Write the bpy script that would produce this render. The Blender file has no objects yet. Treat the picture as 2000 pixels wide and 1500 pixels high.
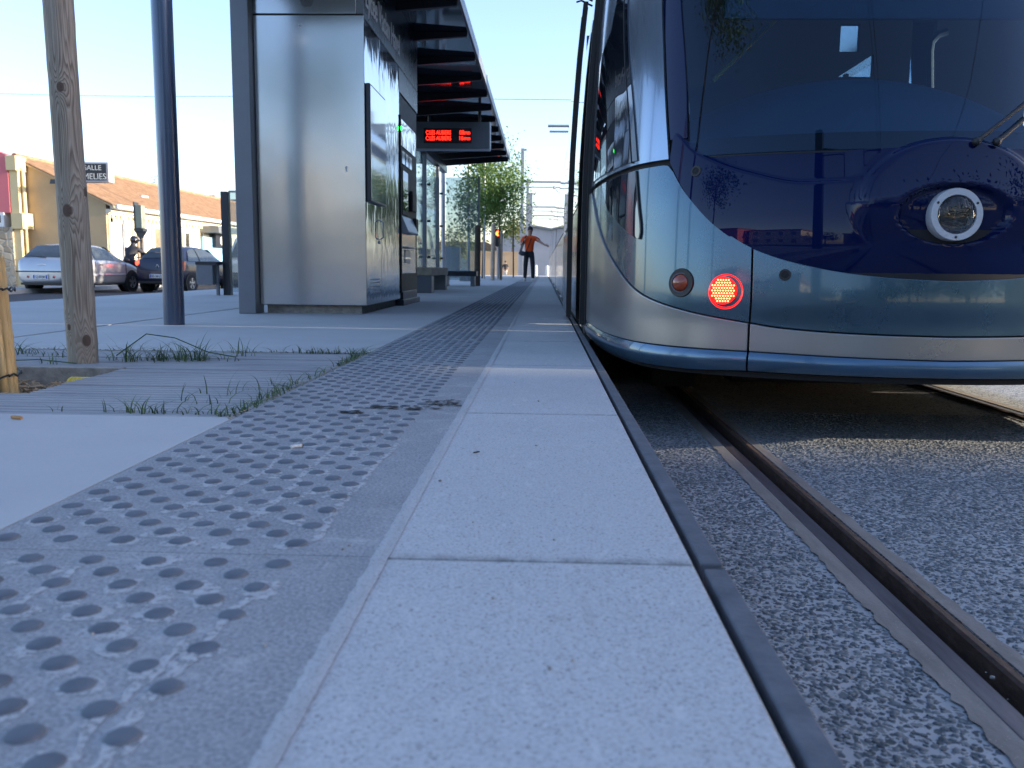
import bpy, bmesh, math, random
from mathutils import Vector, Matrix, Euler
random.seed(7)
R=math.radians
SC=bpy.context.scene; COL=SC.collection
# ------------------------------------------------------------------ camera model (same numbers drive the real camera)
CAM=(0,0,.36); F=1700.
def _n(v):
    l=math.sqrt(sum(c*c for c in v)); return tuple(c/l for c in v)
def _x(a,b): return (a[1]*b[2]-a[2]*b[1],a[2]*b[0]-a[0]*b[2],a[0]*b[1]-a[1]*b[0])
YC=_n(((1062-1000)/F,(750-525)/F,-1.)); ZC=_n((.0105,1.,.0105*YC[0]/-YC[2]+YC[1]/-YC[2])); XC=_x(YC,ZC)
def ray(px,py):
    d=((px-1000)/F,-(py-750)/F,-1.)
    return tuple(sum(a*b for a,b in zip(A,d)) for A in (XC,YC,ZC))
def atY(px,py,Y):
    r=ray(px,py); t=Y/r[1]; return (r[0]*t,Y,CAM[2]+r[2]*t)
def atz(px,py,z=0):
    r=ray(px,py); t=(z-CAM[2])/r[2]; return (r[0]*t,r[1]*t,z)
def atX(px,py,X):
    r=ray(px,py); t=X/r[0]; return (X,r[1]*t,CAM[2]+r[2]*t)
def proj(x,y,z):
    v=(x,y,z-CAM[2]); c=[sum(v[j]*A[i] for j,A in enumerate((XC,YC,ZC))) for i in range(3)]
    return (1000+F*c[0]/-c[2],750-F*c[1]/-c[2])
def lerp(tab,x):
    if x<=tab[0][0]: return tab[0][1]
    for (a,b),(c,d) in zip(tab,tab[1:]):
        if x<=c: return b+(d-b)*(x-a)/(c-a)
    return tab[-1][1]
def smooth(tab,x):
    # monotone cubic (Fritsch-Carlson style) interpolation
    n=len(tab)
    if x<=tab[0][0]: return tab[0][1]
    if x>=tab[-1][0]: return tab[-1][1]
    h=[tab[i+1][0]-tab[i][0] for i in range(n-1)]; dl=[(tab[i+1][1]-tab[i][1])/h[i] for i in range(n-1)]
    m=[dl[0]]+[0 if dl[i-1]*dl[i]<=0 else 2*dl[i-1]*dl[i]/(dl[i-1]+dl[i]) for i in range(1,n-1)]+[dl[-1]]
    for i in range(n-1):
        if x<=tab[i+1][0]:
            t=(x-tab[i][0])/h[i]
            return ((1+2*t)*(1-t)**2*tab[i][1]+t*(1-t)**2*h[i]*m[i]+t*t*(3-2*t)*tab[i+1][1]+t*t*(t-1)*h[i]*m[i+1])
TC=1.43
PLAN=[(0,3.12),(.25,3.14),(.5,3.205),(.7,3.29),(.86,3.385),(.97,3.5),(1.05,3.66),(1.105,3.9),(1.145,4.2),(1.175,4.6),(1.19,5.2)]
DY=[(-.1,.03),(.05,.004),(.16,.006),(.25,0),(.35,.006),(.6,.035),(.75,.065),(.9,.11),(1.2,.225),(1.6,.41),(2.,.63),(2.4,.9),(2.8,1.3),(3.,1.7)]
WZ=[(-.1,1.),(.6,1.),(.9,.995),(1.5,.975),(2.,.94),(2.4,.89),(2.75,.78),(3.,.55)]
def _cr(p0,p1,p2,p3,t):
    return tuple(.5*(2*b+(c-a)*t+(2*a-5*b+4*c-d)*t*t+(3*b-a-3*c+d)*t**3) for a,b,c,d in zip(p0,p1,p2,p3))
_pts=[]
_P=[(-PLAN[1][0],PLAN[1][1])]+PLAN+[(1.2,5.9)]
for i in range(1,len(_P)-2):
    for k in range(24): _pts.append(_cr(_P[i-1],_P[i],_P[i+1],_P[i+2],k/24))
_pts.append(PLAN[-1])
_S=[0.]
for a,b in zip(_pts,_pts[1:]): _S.append(_S[-1]+math.dist(a,b))
SMAX=_S[-1]
def plan(s):
    sg=1 if s>=0 else -1; s=min(abs(s),SMAX)
    import bisect
    i=min(max(bisect.bisect_right(_S,s)-1,0),len(_S)-2); t=(s-_S[i])/(_S[i+1]-_S[i])
    a,b=_pts[i],_pts[i+1]
    return (-sg*(a[0]+(b[0]-a[0])*t),a[1]+(b[1]-a[1])*t)   # positive s = the platform side
def gfade(s):
    t=min(max((abs(s)-1.4)/1.,0),1); return 1-t*t*(3-2*t)
def shell(s,z,off=0.):
    d,Y=plan(s); x=TC+d*smooth(WZ,z); y=Y+smooth(DY,z)*gfade(s)
    if off:
        e=.004; a=shell(s+e,z); b=shell(s-e,z); c=shell(s,z+e); f=shell(s,z-e)
        n=_n(_x(tuple(p-q for p,q in zip(a,b)),tuple(p-q for p,q in zip(c,f))))
        if n[0]*(x-TC)+n[1]*(y-6.5)<0: n=tuple(-v for v in n)
        return (x+n[0]*off,y+n[1]*off,z+n[2]*off)
    return (x,y,z)

# ------------------------------------------------------------------ helpers
def tag(o,label=None,cat=None,group=None,kind=None):
    if label: o['label']=label
    if cat: o['category']=cat
    if group: o['group']=group
    if kind: o['kind']=kind
    return o
WL={}
def empty(name,loc,label,cat,group=None):
    o=bpy.data.objects.new(name,None); COL.objects.link(o); o.location=loc; o.empty_display_size=.1
    WL[o.name]=Vector(loc); return tag(o,label,cat,group)
def wl(o): return WL.get(o.name,Vector((0,0,0))) if o else Vector((0,0,0))
def put(name,me,parent=None,loc=None):
    o=bpy.data.objects.new(name,me); COL.objects.link(o)
    if parent: o.parent=parent; WL[o.name]=wl(parent)
    return o
class MB:
    def __init__(s): s.v=[]; s.f=[]; s.m=[]
    def add(s,vs,fs,mi=0):
        n=len(s.v); s.v+=[tuple(p) for p in vs]; s.f+=[tuple(i+n for i in f) for f in fs]; s.m+=[mi]*len(fs); return s
    def quad(s,a,b,c,d,mi=0): return s.add([a,b,c,d],[(0,1,2,3)],mi)
    def box(s,x0,x1,y0,y1,z0,z1,mi=0):
        if x0>x1: x0,x1=x1,x0
        if y0>y1: y0,y1=y1,y0
        if z0>z1: z0,z1=z1,z0
        v=[(x,y,z) for z in (z0,z1) for y in (y0,y1) for x in (x0,x1)]
        return s.add(v,[(0,2,3,1),(4,5,7,6),(0,1,5,4),(2,6,7,3),(0,4,6,2),(1,3,7,5)],mi)
    def tube(s,pts,r,n=12,mi=0,cap=True):
        pts=[Vector(p) for p in pts]; rs=r if isinstance(r,(list,tuple)) else [r]*len(pts)
        up=None; rings=[]
        for i,p in enumerate(pts):
            t=(pts[min(i+1,len(pts)-1)]-pts[max(i-1,0)]).normalized()
            if up is None: up=Vector((0,0,1)) if abs(t.z)<.9 else Vector((1,0,0))
            a=t.cross(up); a=a.normalized() if a.length>1e-6 else Vector((1,0,0)); b=a.cross(t).normalized(); up=b
            rings.append([p+(a*math.cos(k*2*math.pi/n)+b*math.sin(k*2*math.pi/n))*rs[i] for k in range(n)])
        vs=[q for g in rings for q in g]; fs=[]
        for i in range(len(pts)-1):
            for k in range(n):
                fs.append((i*n+k,i*n+(k+1)%n,(i+1)*n+(k+1)%n,(i+1)*n+k))
        if cap: fs.append(tuple(range(n))[::-1]); fs.append(tuple((len(pts)-1)*n+k for k in range(n)))
        return s.add(vs,fs,mi)
    def cyl(s,a,b,r,n=20,mi=0): return s.tube([a,b],r,n,mi)
    def lathe(s,c,ax,prof,n=28,mi=0,cap=False):
        ax=Vector(ax).normalized(); u=ax.orthogonal().normalized(); w=ax.cross(u); c=Vector(c)
        vs=[];fs=[]
        for r,h in prof:
            for k in range(n):
                a=k*2*math.pi/n; vs.append(c+ax*h+(u*math.cos(a)+w*math.sin(a))*r)
        for i in range(len(prof)-1):
            for k in range(n): fs.append((i*n+k,i*n+(k+1)%n,(i+1)*n+(k+1)%n,(i+1)*n+k))
        if cap: fs.append(tuple(range(n))[::-1]); fs.append(tuple((len(prof)-1)*n+k for k in range(n)))
        return s.add(vs,fs,mi)
    def prism(s,poly,h0,h1,axis='z',mi=0):
        n=len(poly)
        def P(a,b,h): return (a,b,h) if axis=='z' else ((a,h,b) if axis=='y' else (h,a,b))
        vs=[P(a,b,h0) for a,b in poly]+[P(a,b,h1) for a,b in poly]
        return s.add(vs,[tuple(range(n))[::-1],tuple(range(n,2*n))]+[(k,(k+1)%n,n+(k+1)%n,n+k) for k in range(n)],mi)
    def grid(s,P,nu,nv,mi=0,wrap=False):
        vs=[P(i/nu,j/nv) for j in range(nv+1) for i in range(nu+1)]; w=nu+1
        return s.add(vs,[(j*w+i,j*w+i+1,(j+1)*w+i+1,(j+1)*w+i) for j in range(nv) for i in range(nu)],mi)
    def sphere(s,c,r,nu=16,nv=10,mi=0):
        r=r if isinstance(r,(tuple,list)) else (r,r,r)
        return s.grid(lambda a,b:(c[0]+r[0]*math.cos(2*math.pi*a)*math.sin(math.pi*b),c[1]+r[1]*math.sin(2*math.pi*a)*math.sin(math.pi*b),c[2]+r[2]*math.cos(math.pi*b)),nu,nv,mi)
    def build(s,name,mats,parent=None,bevel=0,smooth=30,recalc=True,seg=2):
        off=wl(parent); me=bpy.data.meshes.new(name)
        me.from_pydata([(a-off.x,b-off.y,c-off.z) for a,b,c in s.v],[],s.f)
        mats=mats if isinstance(mats,(list,tuple)) else [mats]
        for m in mats: me.materials.append(m)
        if len(mats)>1:
            for p,i in zip(me.polygons,s.m): p.material_index=i
        if recalc:
            bm=bmesh.new(); bm.from_mesh(me); bmesh.ops.remove_doubles(bm,verts=bm.verts,dist=1e-6); bmesh.ops.recalc_face_normals(bm,faces=bm.faces); bm.to_mesh(me); bm.free()
        if smooth:
            for p in me.polygons: p.use_smooth=True
            me.set_sharp_from_angle(angle=R(smooth))
        o=put(name,me,parent)
        if bevel:
            b=o.modifiers.new('bevel','BEVEL'); b.width=bevel; b.segments=seg; b.limit_method='ANGLE'; b.angle_limit=R(40); b.harden_normals=True
        return o
def copy_tree(o,parent=None):
    c=o.copy(); COL.objects.link(c)
    if parent: c.parent=parent
    for ch in [k for k in o.children]: copy_tree(ch,c)
    return c
def text(name,s,mat,parent,origin,xa,ya,size,width=None,depth=.002,spacing=1.):
    cu=bpy.data.curves.new(name,'FONT'); cu.body=s; cu.size=size; cu.extrude=depth; cu.space_character=spacing
    ob=bpy.data.objects.new(name,cu); COL.objects.link(ob); dg=bpy.context.evaluated_depsgraph_get()
    me=bpy.data.meshes.new_from_object(ob.evaluated_get(dg)); COL.objects.unlink(ob); bpy.data.objects.remove(ob)
    xs=[v.co.x for v in me.vertices]; k=1.
    if width: k=width/(max(xs)-min(xs))
    xa=Vector(xa).normalized(); ya=Vector(ya).normalized(); za=xa.cross(ya); o0=Vector(origin)-wl(parent)
    for v in me.vertices: v.co=o0+xa*((v.co.x-min(xs))*k)+ya*v.co.y+za*v.co.z
    me.materials.clear(); me.materials.append(mat)
    return put(name,me,parent)

# ------------------------------------------------------------------ materials
class NT:
    def __init__(s,name):
        s.mat=bpy.data.materials.new(name); s.mat.use_nodes=True; s.t=s.mat.node_tree; s.t.nodes.clear()
        s.out=s.n('ShaderNodeOutputMaterial'); s.b=s.n('ShaderNodeBsdfPrincipled'); s.l(s.b.outputs[0],s.out.inputs['Surface'])
        s.tc=s.n('ShaderNodeTexCoord').outputs['Object']
    def n(s,t,**k):
        x=s.t.nodes.new(t)
        for a,b in k.items(): setattr(x,a,b)
        return x
    def l(s,a,b): s.t.links.new(a,b)
    def set(s,**k):
        for a,b in k.items(): s.b.inputs[a.replace('_',' ')].default_value=b
        return s
    def noise(s,scale,detail=4,rough=.5,vec=None,stretch=None,dist=0.):
        n=s.n('ShaderNodeTexNoise'); n.inputs['Scale'].default_value=scale; n.inputs['Detail'].default_value=detail; n.inputs['Roughness'].default_value=rough; n.inputs['Distortion'].default_value=dist
        v=vec or s.tc
        if stretch:
            m=s.n('ShaderNodeVectorMath',operation='MULTIPLY'); s.l(v,m.inputs[0]); m.inputs[1].default_value=stretch; v=m.outputs[0]
        s.l(v,n.inputs['Vector']); return n.outputs['Fac']
    def voro(s,scale,feature='F1',out='Distance',vec=None,rand=1.):
        n=s.n('ShaderNodeTexVoronoi',feature=feature); n.inputs['Scale'].default_value=scale; n.inputs['Randomness'].default_value=rand; s.l(vec or s.tc,n.inputs['Vector']); return n.outputs[out]
    def ramp(s,f,stops,interp='LINEAR'):
        n=s.n('ShaderNodeValToRGB'); n.color_ramp.interpolation=interp; e=n.color_ramp.elements
        while len(e)<len(stops): e.new(.5)
        for i,(p,c) in enumerate(stops):
            e[i].position=p; e[i].color=tuple(c)+(1,) if not isinstance(c,(int,float)) else (c,c,c,1)
        s.l(f,n.inputs[0]); return n.outputs[0]
    def mix(s,f,a,b,mode='MIX'):
        n=s.n('ShaderNodeMix',data_type='RGBA',blend_type=mode)
        for sock,v in ((n.inputs[0],f),(n.inputs[6],a),(n.inputs[7],b)):
            if isinstance(v,(int,float)): sock.default_value=v
            elif isinstance(v,tuple): sock.default_value=v+(1,) if len(v)==3 else v
            else: s.l(v,sock)
        return n.outputs[2]
    def math(s,op,a,b=0.,c=None):
        n=s.n('ShaderNodeMath',operation=op)
        for i,v in enumerate((a,b)+((c,) if c is not None else ())):
            if isinstance(v,(int,float)): n.inputs[i].default_value=v
            else: s.l(v,n.inputs[i])
        return n.outputs[0]
    def color(s,c): s.l(c,s.b.inputs['Base Color']); return s
    def rough(s,c): s.l(c,s.b.inputs['Roughness']); return s
    def bump(s,h,strength=.3,dist=.01):
        n=s.n('ShaderNodeBump'); n.inputs['Strength'].default_value=strength; n.inputs['Distance'].default_value=dist; s.l(h,n.inputs['Height'])
        if s.b.inputs['Normal'].is_linked: s.l(s.b.inputs['Normal'].links[0].from_socket,n.inputs['Normal'])
        s.l(n.outputs[0],s.b.inputs['Normal']); return s
def dust(t,amt):
    """road dust and fine splashes over paint"""
    src=t.b.inputs['Base Color'].links[0].from_socket
    m=t.math('MULTIPLY',t.math('ADD',t.ramp(t.noise(5,6,.8,stretch=(1,1,.5)),[(.42,0.),(.7,.7)]),t.ramp(t.voro(95),[(.05,.8),(.13,0.)])),amt)
    t.color(t.mix(m,src,(.24,.22,.19)))
    if not t.b.inputs['Roughness'].is_linked: t.rough(t.math('ADD',t.math('MULTIPLY',m,.8),t.b.inputs['Roughness'].default_value))
def P(name,col,rough=.5,metal=0.,var=.12,scale=8.,coat=0.,bump=0.,bscale=60.,spec=None,coatr=.03,bdist=.004,dusty=0.):
    t=NT(name); t.set(Roughness=rough,Metallic=metal)
    if coat: t.set(Coat_Weight=coat,Coat_Roughness=coatr)
    if spec is not None: t.b.inputs['Specular IOR Level'].default_value=spec
    if var:
        f=t.noise(scale,5,.6); a=tuple(max(0,c*(1-var)) for c in col); b=tuple(min(1,c*(1+var)) for c in col)
        t.color(t.ramp(f,[(.3,a),(.7,b)]))
        t.rough(t.math('ADD',t.math('MULTIPLY',t.math('SUBTRACT',f,.5),rough*.5),rough))
    else: t.b.inputs['Base Color'].default_value=tuple(col)+(1,)
    if bump: t.bump(t.noise(bscale,5,.6),bump,bdist)
    if dusty: dust(t,dusty)
    return t.mat
def EM(name,col,strength):
    t=NT(name); t.set(Roughness=.4); t.b.inputs['Base Color'].default_value=tuple(c*.5 for c in col)+(1,)
    t.b.inputs['Emission Color'].default_value=tuple(col)+(1,); t.b.inputs['Emission Strength'].default_value=strength; return t.mat
def GL(name,tint,gloss=(.9,.95,1.),base=.04,rough=.0,scatter=None):
    t=NT(name); t.t.nodes.remove(t.b); tr=t.n('ShaderNodeBsdfTransparent'); tr.inputs[0].default_value=tint+(1,)
    g=t.n('ShaderNodeBsdfGlossy'); g.inputs['Roughness'].default_value=rough; g.inputs[0].default_value=gloss+(1,)
    fr=t.n('ShaderNodeLayerWeight'); m=t.n('ShaderNodeMixShader')
    t.l(t.math('ADD',t.math('MULTIPLY',t.math('POWER',fr.outputs['Facing'],5.),1-base),base),m.inputs[0]); src=tr.outputs[0]
    if scatter:
        d=t.n('ShaderNodeBsdfDiffuse'); d.inputs[0].default_value=scatter[1]+(1,); m2=t.n('ShaderNodeMixShader'); m2.inputs[0].default_value=scatter[0]
        t.l(src,m2.inputs[1]); t.l(d.outputs[0],m2.inputs[2]); src=m2.outputs[0]
    t.l(src,m.inputs[1]); t.l(g.outputs[0],m.inputs[2]); t.l(m.outputs[0],t.out.inputs['Surface']); return t.mat

M={}
def build_materials():
    # platform concrete
    t=NT('platform_concrete'); big=t.noise(1.1,5,.6); fine=t.noise(90,3,.6); sp=t.noise(28,4,.7)
    c=t.ramp(big,[(.3,(.43,.43,.42)),(.7,(.52,.52,.505))]); c=t.mix(t.ramp(fine,[(.35,.0),(.65,.12)]),c,(.36,.36,.35)); c=t.mix(t.ramp(sp,[(.62,0.),(.75,.35)]),c,(.33,.33,.32))
    t.color(c).set(Roughness=.85).bump(fine,.25,.004); M['concrete']=t.mat
    # edge slab : speckled cast stone with fine dark grains and stains
    t=NT('speckled_slab'); big=t.noise(2.2,6,.65); g1=t.voro(150); g2=t.voro(62); mk=t.noise(9,4,.7); ln=t.noise(35,4,.7,stretch=(1,.35,1))
    c=t.ramp(big,[(.3,(.44,.445,.44)),(.7,(.54,.54,.53))])
    c=t.mix(t.ramp(t.math('MULTIPLY',t.ramp(g1,[(.12,1.),(.26,0.)]),t.ramp(t.noise(45,3,.5),[(.34,0.),(.5,.9)])),[(0,0.),(1,1.)]),c,(.14,.14,.15))
    c=t.mix(t.math('MULTIPLY',t.ramp(g2,[(.08,1.),(.2,0.)]),t.ramp(t.noise(20,3,.6),[(.43,0.),(.58,.8)])),c,(.17,.17,.18))
    gr=t.noise(230,3,.75); c=t.mix(t.ramp(gr,[(.36,.5),(.50,0.)]),c,(.20,.20,.205)); c=t.mix(t.ramp(gr,[(.56,0.),(.7,.35)]),c,(.72,.72,.70)); c=t.mix(t.ramp(t.noise(1.1,5,.7),[(.48,0.),(.75,.30)]),c,(.30,.295,.28)); c=t.mix(t.ramp(mk,[(.62,0.),(.74,.35)]),c,(.27,.26,.245)); c=t.mix(t.ramp(ln,[(.3,.35),(.42,0.)]),c,(.66,.65,.62))
    sx=t.n('ShaderNodeSeparateXYZ'); t.l(t.tc,sx.inputs[0]); fr=t.math('FRACT',t.math('DIVIDE',t.math('ADD',sx.outputs[1],9.999),1.105)); dj=t.math('ABSOLUTE',t.math('SUBTRACT',fr,.5))
    jd=t.math('MULTIPLY',t.ramp(dj,[(.485,0.),(.5,1.)]),t.ramp(t.noise(26,5,.7),[(.35,0.),(.65,.75)])); c=t.mix(jd,c,(.17,.165,.155))
    gum=t.math('MULTIPLY',t.ramp(t.math('ADD',t.voro(3.1),t.math('MULTIPLY',t.noise(60,3,.7),.02)),[(.045,.55),(.062,0.)]),1.); c=t.mix(gum,c,(.21,.205,.195))
    sc=t.ramp(t.noise(7,6,.8,stretch=(3.2,.5,1),dist=.8),[(.58,0.),(.70,.32)]); c=t.mix(sc,c,(.25,.245,.235))
    t.color(c).set(Roughness=.75).bump(t.noise(260,3,.6),.35,.0016); M['slab']=t.mat
    # tactile paving : mid grey with salt bloom
    t=NT('tactile_paving'); big=t.noise(3.5,6,.7); fine=t.noise(210,3,.75); bl=t.noise(16,6,.72,dist=.6); bl2=t.noise(5,3,.6)
    c=t.ramp(big,[(.3,(.25,.255,.26)),(.7,(.36,.365,.37))]); c=t.mix(t.ramp(fine,[(.36,.7),(.5,0.)]),c,(.11,.115,.12)); c=t.mix(t.ramp(fine,[(.54,0.),(.7,.75)]),c,(.50,.50,.50))
    c=t.mix(t.math('MULTIPLY',t.ramp(bl,[(.52,0.),(.70,.55)]),t.ramp(bl2,[(.38,0.15),(.62,1.)])),c,(.56,.56,.55))
    t.color(c).set(Roughness=.8).bump(fine,.4,.002); M['tactile']=t.mat
    t=NT('tactile_dome'); fine=t.noise(200,3,.7); t.color(t.ramp(t.noise(23,3,.6),[(.3,(.088,.102,.122)),(.7,(.14,.158,.182))])).set(Roughness=.75).bump(fine,.5,.0015); M['dome']=t.mat
    t=NT('salt_bloom'); a=t.noise(110,4,.75); t.color(t.ramp(a,[(.3,(.38,.38,.38)),(.7,(.56,.56,.55))])).set(Roughness=.9); t.l(t.ramp(t.math('ADD',t.math('MULTIPLY',a,.6),t.math('MULTIPLY',t.noise(38,3,.7),.5)),[(.42,0.),(.56,.9)]),t.b.inputs['Alpha']); M['bloom']=t.mat
    t=NT('mortar_joint'); a=t.noise(40,5,.7,stretch=(1,.2,1)); t.color(t.ramp(a,[(.3,(.39,.39,.385)),(.7,(.50,.50,.49))])).set(Roughness=.9).bump(t.noise(230,3,.7),.5,.002); gr=t.noise(230,3,.75); t.color(t.mix(t.ramp(gr,[(.36,.6),(.5,0.)]),t.ramp(a,[(.3,(.39,.39,.385)),(.7,(.50,.50,.49))]),(.2,.2,.2))); M['joint']=t.mat
    t=NT('edge_rubber'); a=t.noise(14,6,.7); t.color(t.ramp(a,[(.3,(.07,.078,.092)),(.7,(.14,.148,.165))])).set(Roughness=.7).bump(t.noise(130,4,.6),.4,.003); M['edge']=t.mat
    # exposed aggregate
    t=NT('exposed_aggregate'); w=t.n('ShaderNodeVectorMath',operation='ADD'); nz=t.n('ShaderNodeTexNoise'); nz.inputs['Scale'].default_value=75; t.l(t.tc,nz.inputs['Vector'])
    mm=t.n('ShaderNodeVectorMath',operation='SCALE'); mm.inputs[3].default_value=.02; t.l(nz.outputs['Color'],mm.inputs[0]); t.l(t.tc,w.inputs[0]); t.l(mm.outputs[0],w.inputs[1])
    e=t.voro(66,'DISTANCE_TO_EDGE','Distance',w.outputs[0]); cl=t.voro(66,'F1','Color',w.outputs[0]); sep=t.n('ShaderNodeSeparateColor'); t.l(cl,sep.inputs[0])
    keep=t.math('GREATER_THAN',sep.outputs[0],.16); thr=t.math('ADD',t.math('MULTIPLY',sep.outputs[1],.13),.045)
    st=t.math('MULTIPLY',keep,t.math('SMOOTH_MIN',t.math('MAXIMUM',t.math('MULTIPLY',t.math('SUBTRACT',e,thr),14.),0.),1.,.1))
    stone=t.ramp(sep.outputs[2],[(0,(.022,.032,.04)),(.4,(.045,.065,.075)),(.75,(.085,.105,.115)),(1,(.19,.20,.20))])
    mort=t.ramp(t.noise(7,5,.6),[(.3,(.34,.35,.355)),(.7,(.45,.455,.455))])
    c=t.mix(st,mort,stone); c=t.mix(t.ramp(t.noise(1.6,5,.6),[(.35,.0),(.7,.35)]),c,(.18,.18,.17)); t.color(c).set(Roughness=.7).bump(st,.6,.006).bump(t.noise(220,3,.6),.25,.002); M['aggregate']=t.mat
    t=NT('rail_mortar'); a=t.noise(24,6,.7,stretch=(1,.25,1)); s=t.voro(190); c=t.ramp(a,[(.3,(.17,.15,.13)),(.7,(.28,.25,.22))]); c=t.mix(t.math('MULTIPLY',t.ramp(s,[(.1,1.),(.22,0.)]),t.ramp(t.noise(30),[(.5,0.),(.6,.8)])),c,(.5,.46,.4)); t.color(c).set(Roughness=.85).bump(t.noise(120,4,.7),.4,.003); M['railmortar']=t.mat
    t=NT('rail_steel'); a=t.noise(30,5,.7,stretch=(1,.12,1)); t.color(t.ramp(a,[(.3,(.12,.10,.105)),(.7,(.24,.21,.21))])).set(Roughness=.42,Metallic=.6).bump(t.noise(90,4,.6,stretch=(1,.1,1)),.2,.002); M['rail']=t.mat
    t=NT('rail_rust'); a=t.noise(60,6,.75,stretch=(1,.3,1)); t.color(t.ramp(a,[(.25,(.035,.022,.017)),(.5,(.085,.05,.035)),(.75,(.15,.10,.07))])).set(Roughness=.8,Metallic=.15).bump(a,.6,.004); M['rust']=t.mat
    t=NT('bed_stone'); rp=t.n('ShaderNodeNewGeometry').outputs['Random Per Island']; c=t.ramp(rp,[(0,(.032,.044,.054)),(.45,(.075,.095,.107)),(.8,(.135,.155,.162)),(1,(.25,.25,.24))]); c=t.mix(t.ramp(t.noise(240,4,.7),[(.4,0.),(.7,.45)]),c,(.33,.33,.32)); t.color(c).set(Roughness=.75).bump(t.noise(420,3,.6),.4,.001); M['bedstone']=t.mat
    M['groove']=P('rail_groove_dirt',(.02,.019,.018),.9,0,.3,40)
    t=NT('asphalt'); t.color(t.ramp(t.noise(60,5,.7),[(.3,(.035,.036,.038)),(.7,(.07,.07,.072))])).set(Roughness=.9).bump(t.noise(180,3),.4,.01); M['asphalt']=t.mat
    t=NT('ground_gravel'); t.color(t.ramp(t.noise(.6,6,.6),[(.3,(.33,.32,.29)),(.7,(.46,.44,.40))])).set(Roughness=.95); M['ground']=t.mat
    M['pave']=P('pavement_stone',(.45,.44,.41),.9,0,.12,3)
    # deck boards
    t=NT('ribbed_board'); a=t.noise(40,6,.7,stretch=(.06,1,1)); c=t.ramp(a,[(.3,(.25,.25,.26)),(.7,(.40,.40,.41))]); c=t.mix(t.ramp(t.noise(2.3,5,.6),[(.45,0.),(.7,.5)]),c,(.45,.44,.43)); t.color(c).set(Roughness=.6).bump(a,.3,.002); M['deck']=t.mat
    M['deckgap']=P('board_gap_dirt',(.035,.03,.026),.95,0,.3,30)
    t=NT('mulch'); t.color(t.ramp(t.voro(1,'F1','Color'),[(0,(.2,.13,.07)),(1,(.5,.38,.25))])).set(Roughness=.9); M['soil']=P('mulch_soil',(.10,.075,.05),.95,0,.35,30)
    M['chip']=P('wood_chip',(.33,.24,.15),.85,0,.45,9)
    M['yellow']=P('yellow_plastic',(.72,.55,.08),.5,0,.15,20)
    # stake wood with knots
    def stake(name,knots,cx,cy,cols):
        t=NT(name); m=t.n('ShaderNodeVectorMath',operation='MULTIPLY'); t.l(t.tc,m.inputs[0]); m.inputs[1].default_value=(1,1,.03)
        f=t.noise(17,2,.4,vec=m.outputs[0],dist=.15); kn=None
        for (x,y,z,r) in knots:
            d=t.n('ShaderNodeVectorMath',operation='SUBTRACT'); t.l(t.tc,d.inputs[0]); d.inputs[1].default_value=(x,y,z)
            d2=t.n('ShaderNodeVectorMath',operation='MULTIPLY'); t.l(d.outputs[0],d2.inputs[0]); d2.inputs[1].default_value=(1,1,.72)
            ln=t.n('ShaderNodeVectorMath',operation='LENGTH'); t.l(d2.outputs[0],ln.inputs[0]); q=t.math('DIVIDE',ln.outputs['Value'],r)
            f=t.math('ADD',f,t.math('MULTIPLY',t.math('POWER',2.718,t.math('MULTIPLY',q,-.6)),.30))
            k=t.ramp(q,[(.5,1.),(.66,0.)]) if False else t.math('SUBTRACT',1.,t.math('MINIMUM',t.math('MAXIMUM',t.math('MULTIPLY',t.math('SUBTRACT',q,.8),4.),0.),1.))
            kn=k if kn is None else t.math('MAXIMUM',kn,k)
        wv=t.math('FRACT',t.math('MULTIPLY',f,24.)); fibre=t.noise(330,4,.7,stretch=(1,1,.03))
        c=t.ramp(wv,[(0,cols[0]),(.45,cols[1]),(.8,cols[2]),(1.,cols[0])]); c=t.mix(t.ramp(fibre,[(.35,.45),(.6,0.)]),c,(.12,.10,.085)); c=t.mix(t.ramp(t.noise(5,4,.6,stretch=(1,1,.3)),[(.4,0.),(.7,.55)]),c,(.44,.37,.29))
        if kn is not None: c=t.mix(t.math('MULTIPLY',kn,.85),c,(.085,.045,.028))
        t.color(c).set(Roughness=.8).bump(t.math('ADD',wv,fibre),.35,.003); return t.mat
    M['stake_fn']=stake
    M['bamboo']=None
    t=NT('bamboo_cane'); a=t.noise(50,4,.6,stretch=(1,1,.08)); t.color(t.ramp(a,[(.3,(.42,.27,.10)),(.55,(.62,.43,.19)),(.75,(.72,.56,.30))])).set(Roughness=.5); M['bamboo']=t.mat
    M['wire']=P('dark_wire',(.02,.02,.02),.5,.3,0)
    M['grass']=None
    t=NT('grass_blade'); oi=t.n('ShaderNodeNewGeometry'); rp=oi.outputs['Random Per Island']; t.color(t.ramp(rp,[(0,(.03,.065,.02)),(.5,(.055,.115,.028)),(.85,(.10,.17,.045)),(1,(.20,.19,.09))])).set(Roughness=.55); M['grass']=t.mat
    def leaf(name,c0,c1,c2):
        t=NT(name); rp=t.n('ShaderNodeNewGeometry').outputs['Random Per Island']; col=t.ramp(rp,[(0,c0),(.5,c1),(1,c2)])
        t.color(col).set(Roughness=.5); tl=t.n('ShaderNodeBsdfTranslucent'); t.l(col,tl.inputs[0]); m=t.n('ShaderNodeMixShader'); m.inputs[0].default_value=.35
        t.l(t.b.outputs[0],m.inputs[1]); t.l(tl.outputs[0],m.inputs[2]); t.l(m.outputs[0],t.out.inputs['Surface']); return t.mat
    M['leaf']=leaf('young_leaf',(.06,.12,.02),(.11,.20,.035),(.20,.29,.06)); M['darkleaf']=leaf('dark_leaf',(.02,.04,.015),(.04,.07,.025),(.07,.10,.03)); M['olive']=leaf('olive_leaf',(.10,.12,.03),(.16,.18,.05),(.24,.24,.08))
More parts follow.
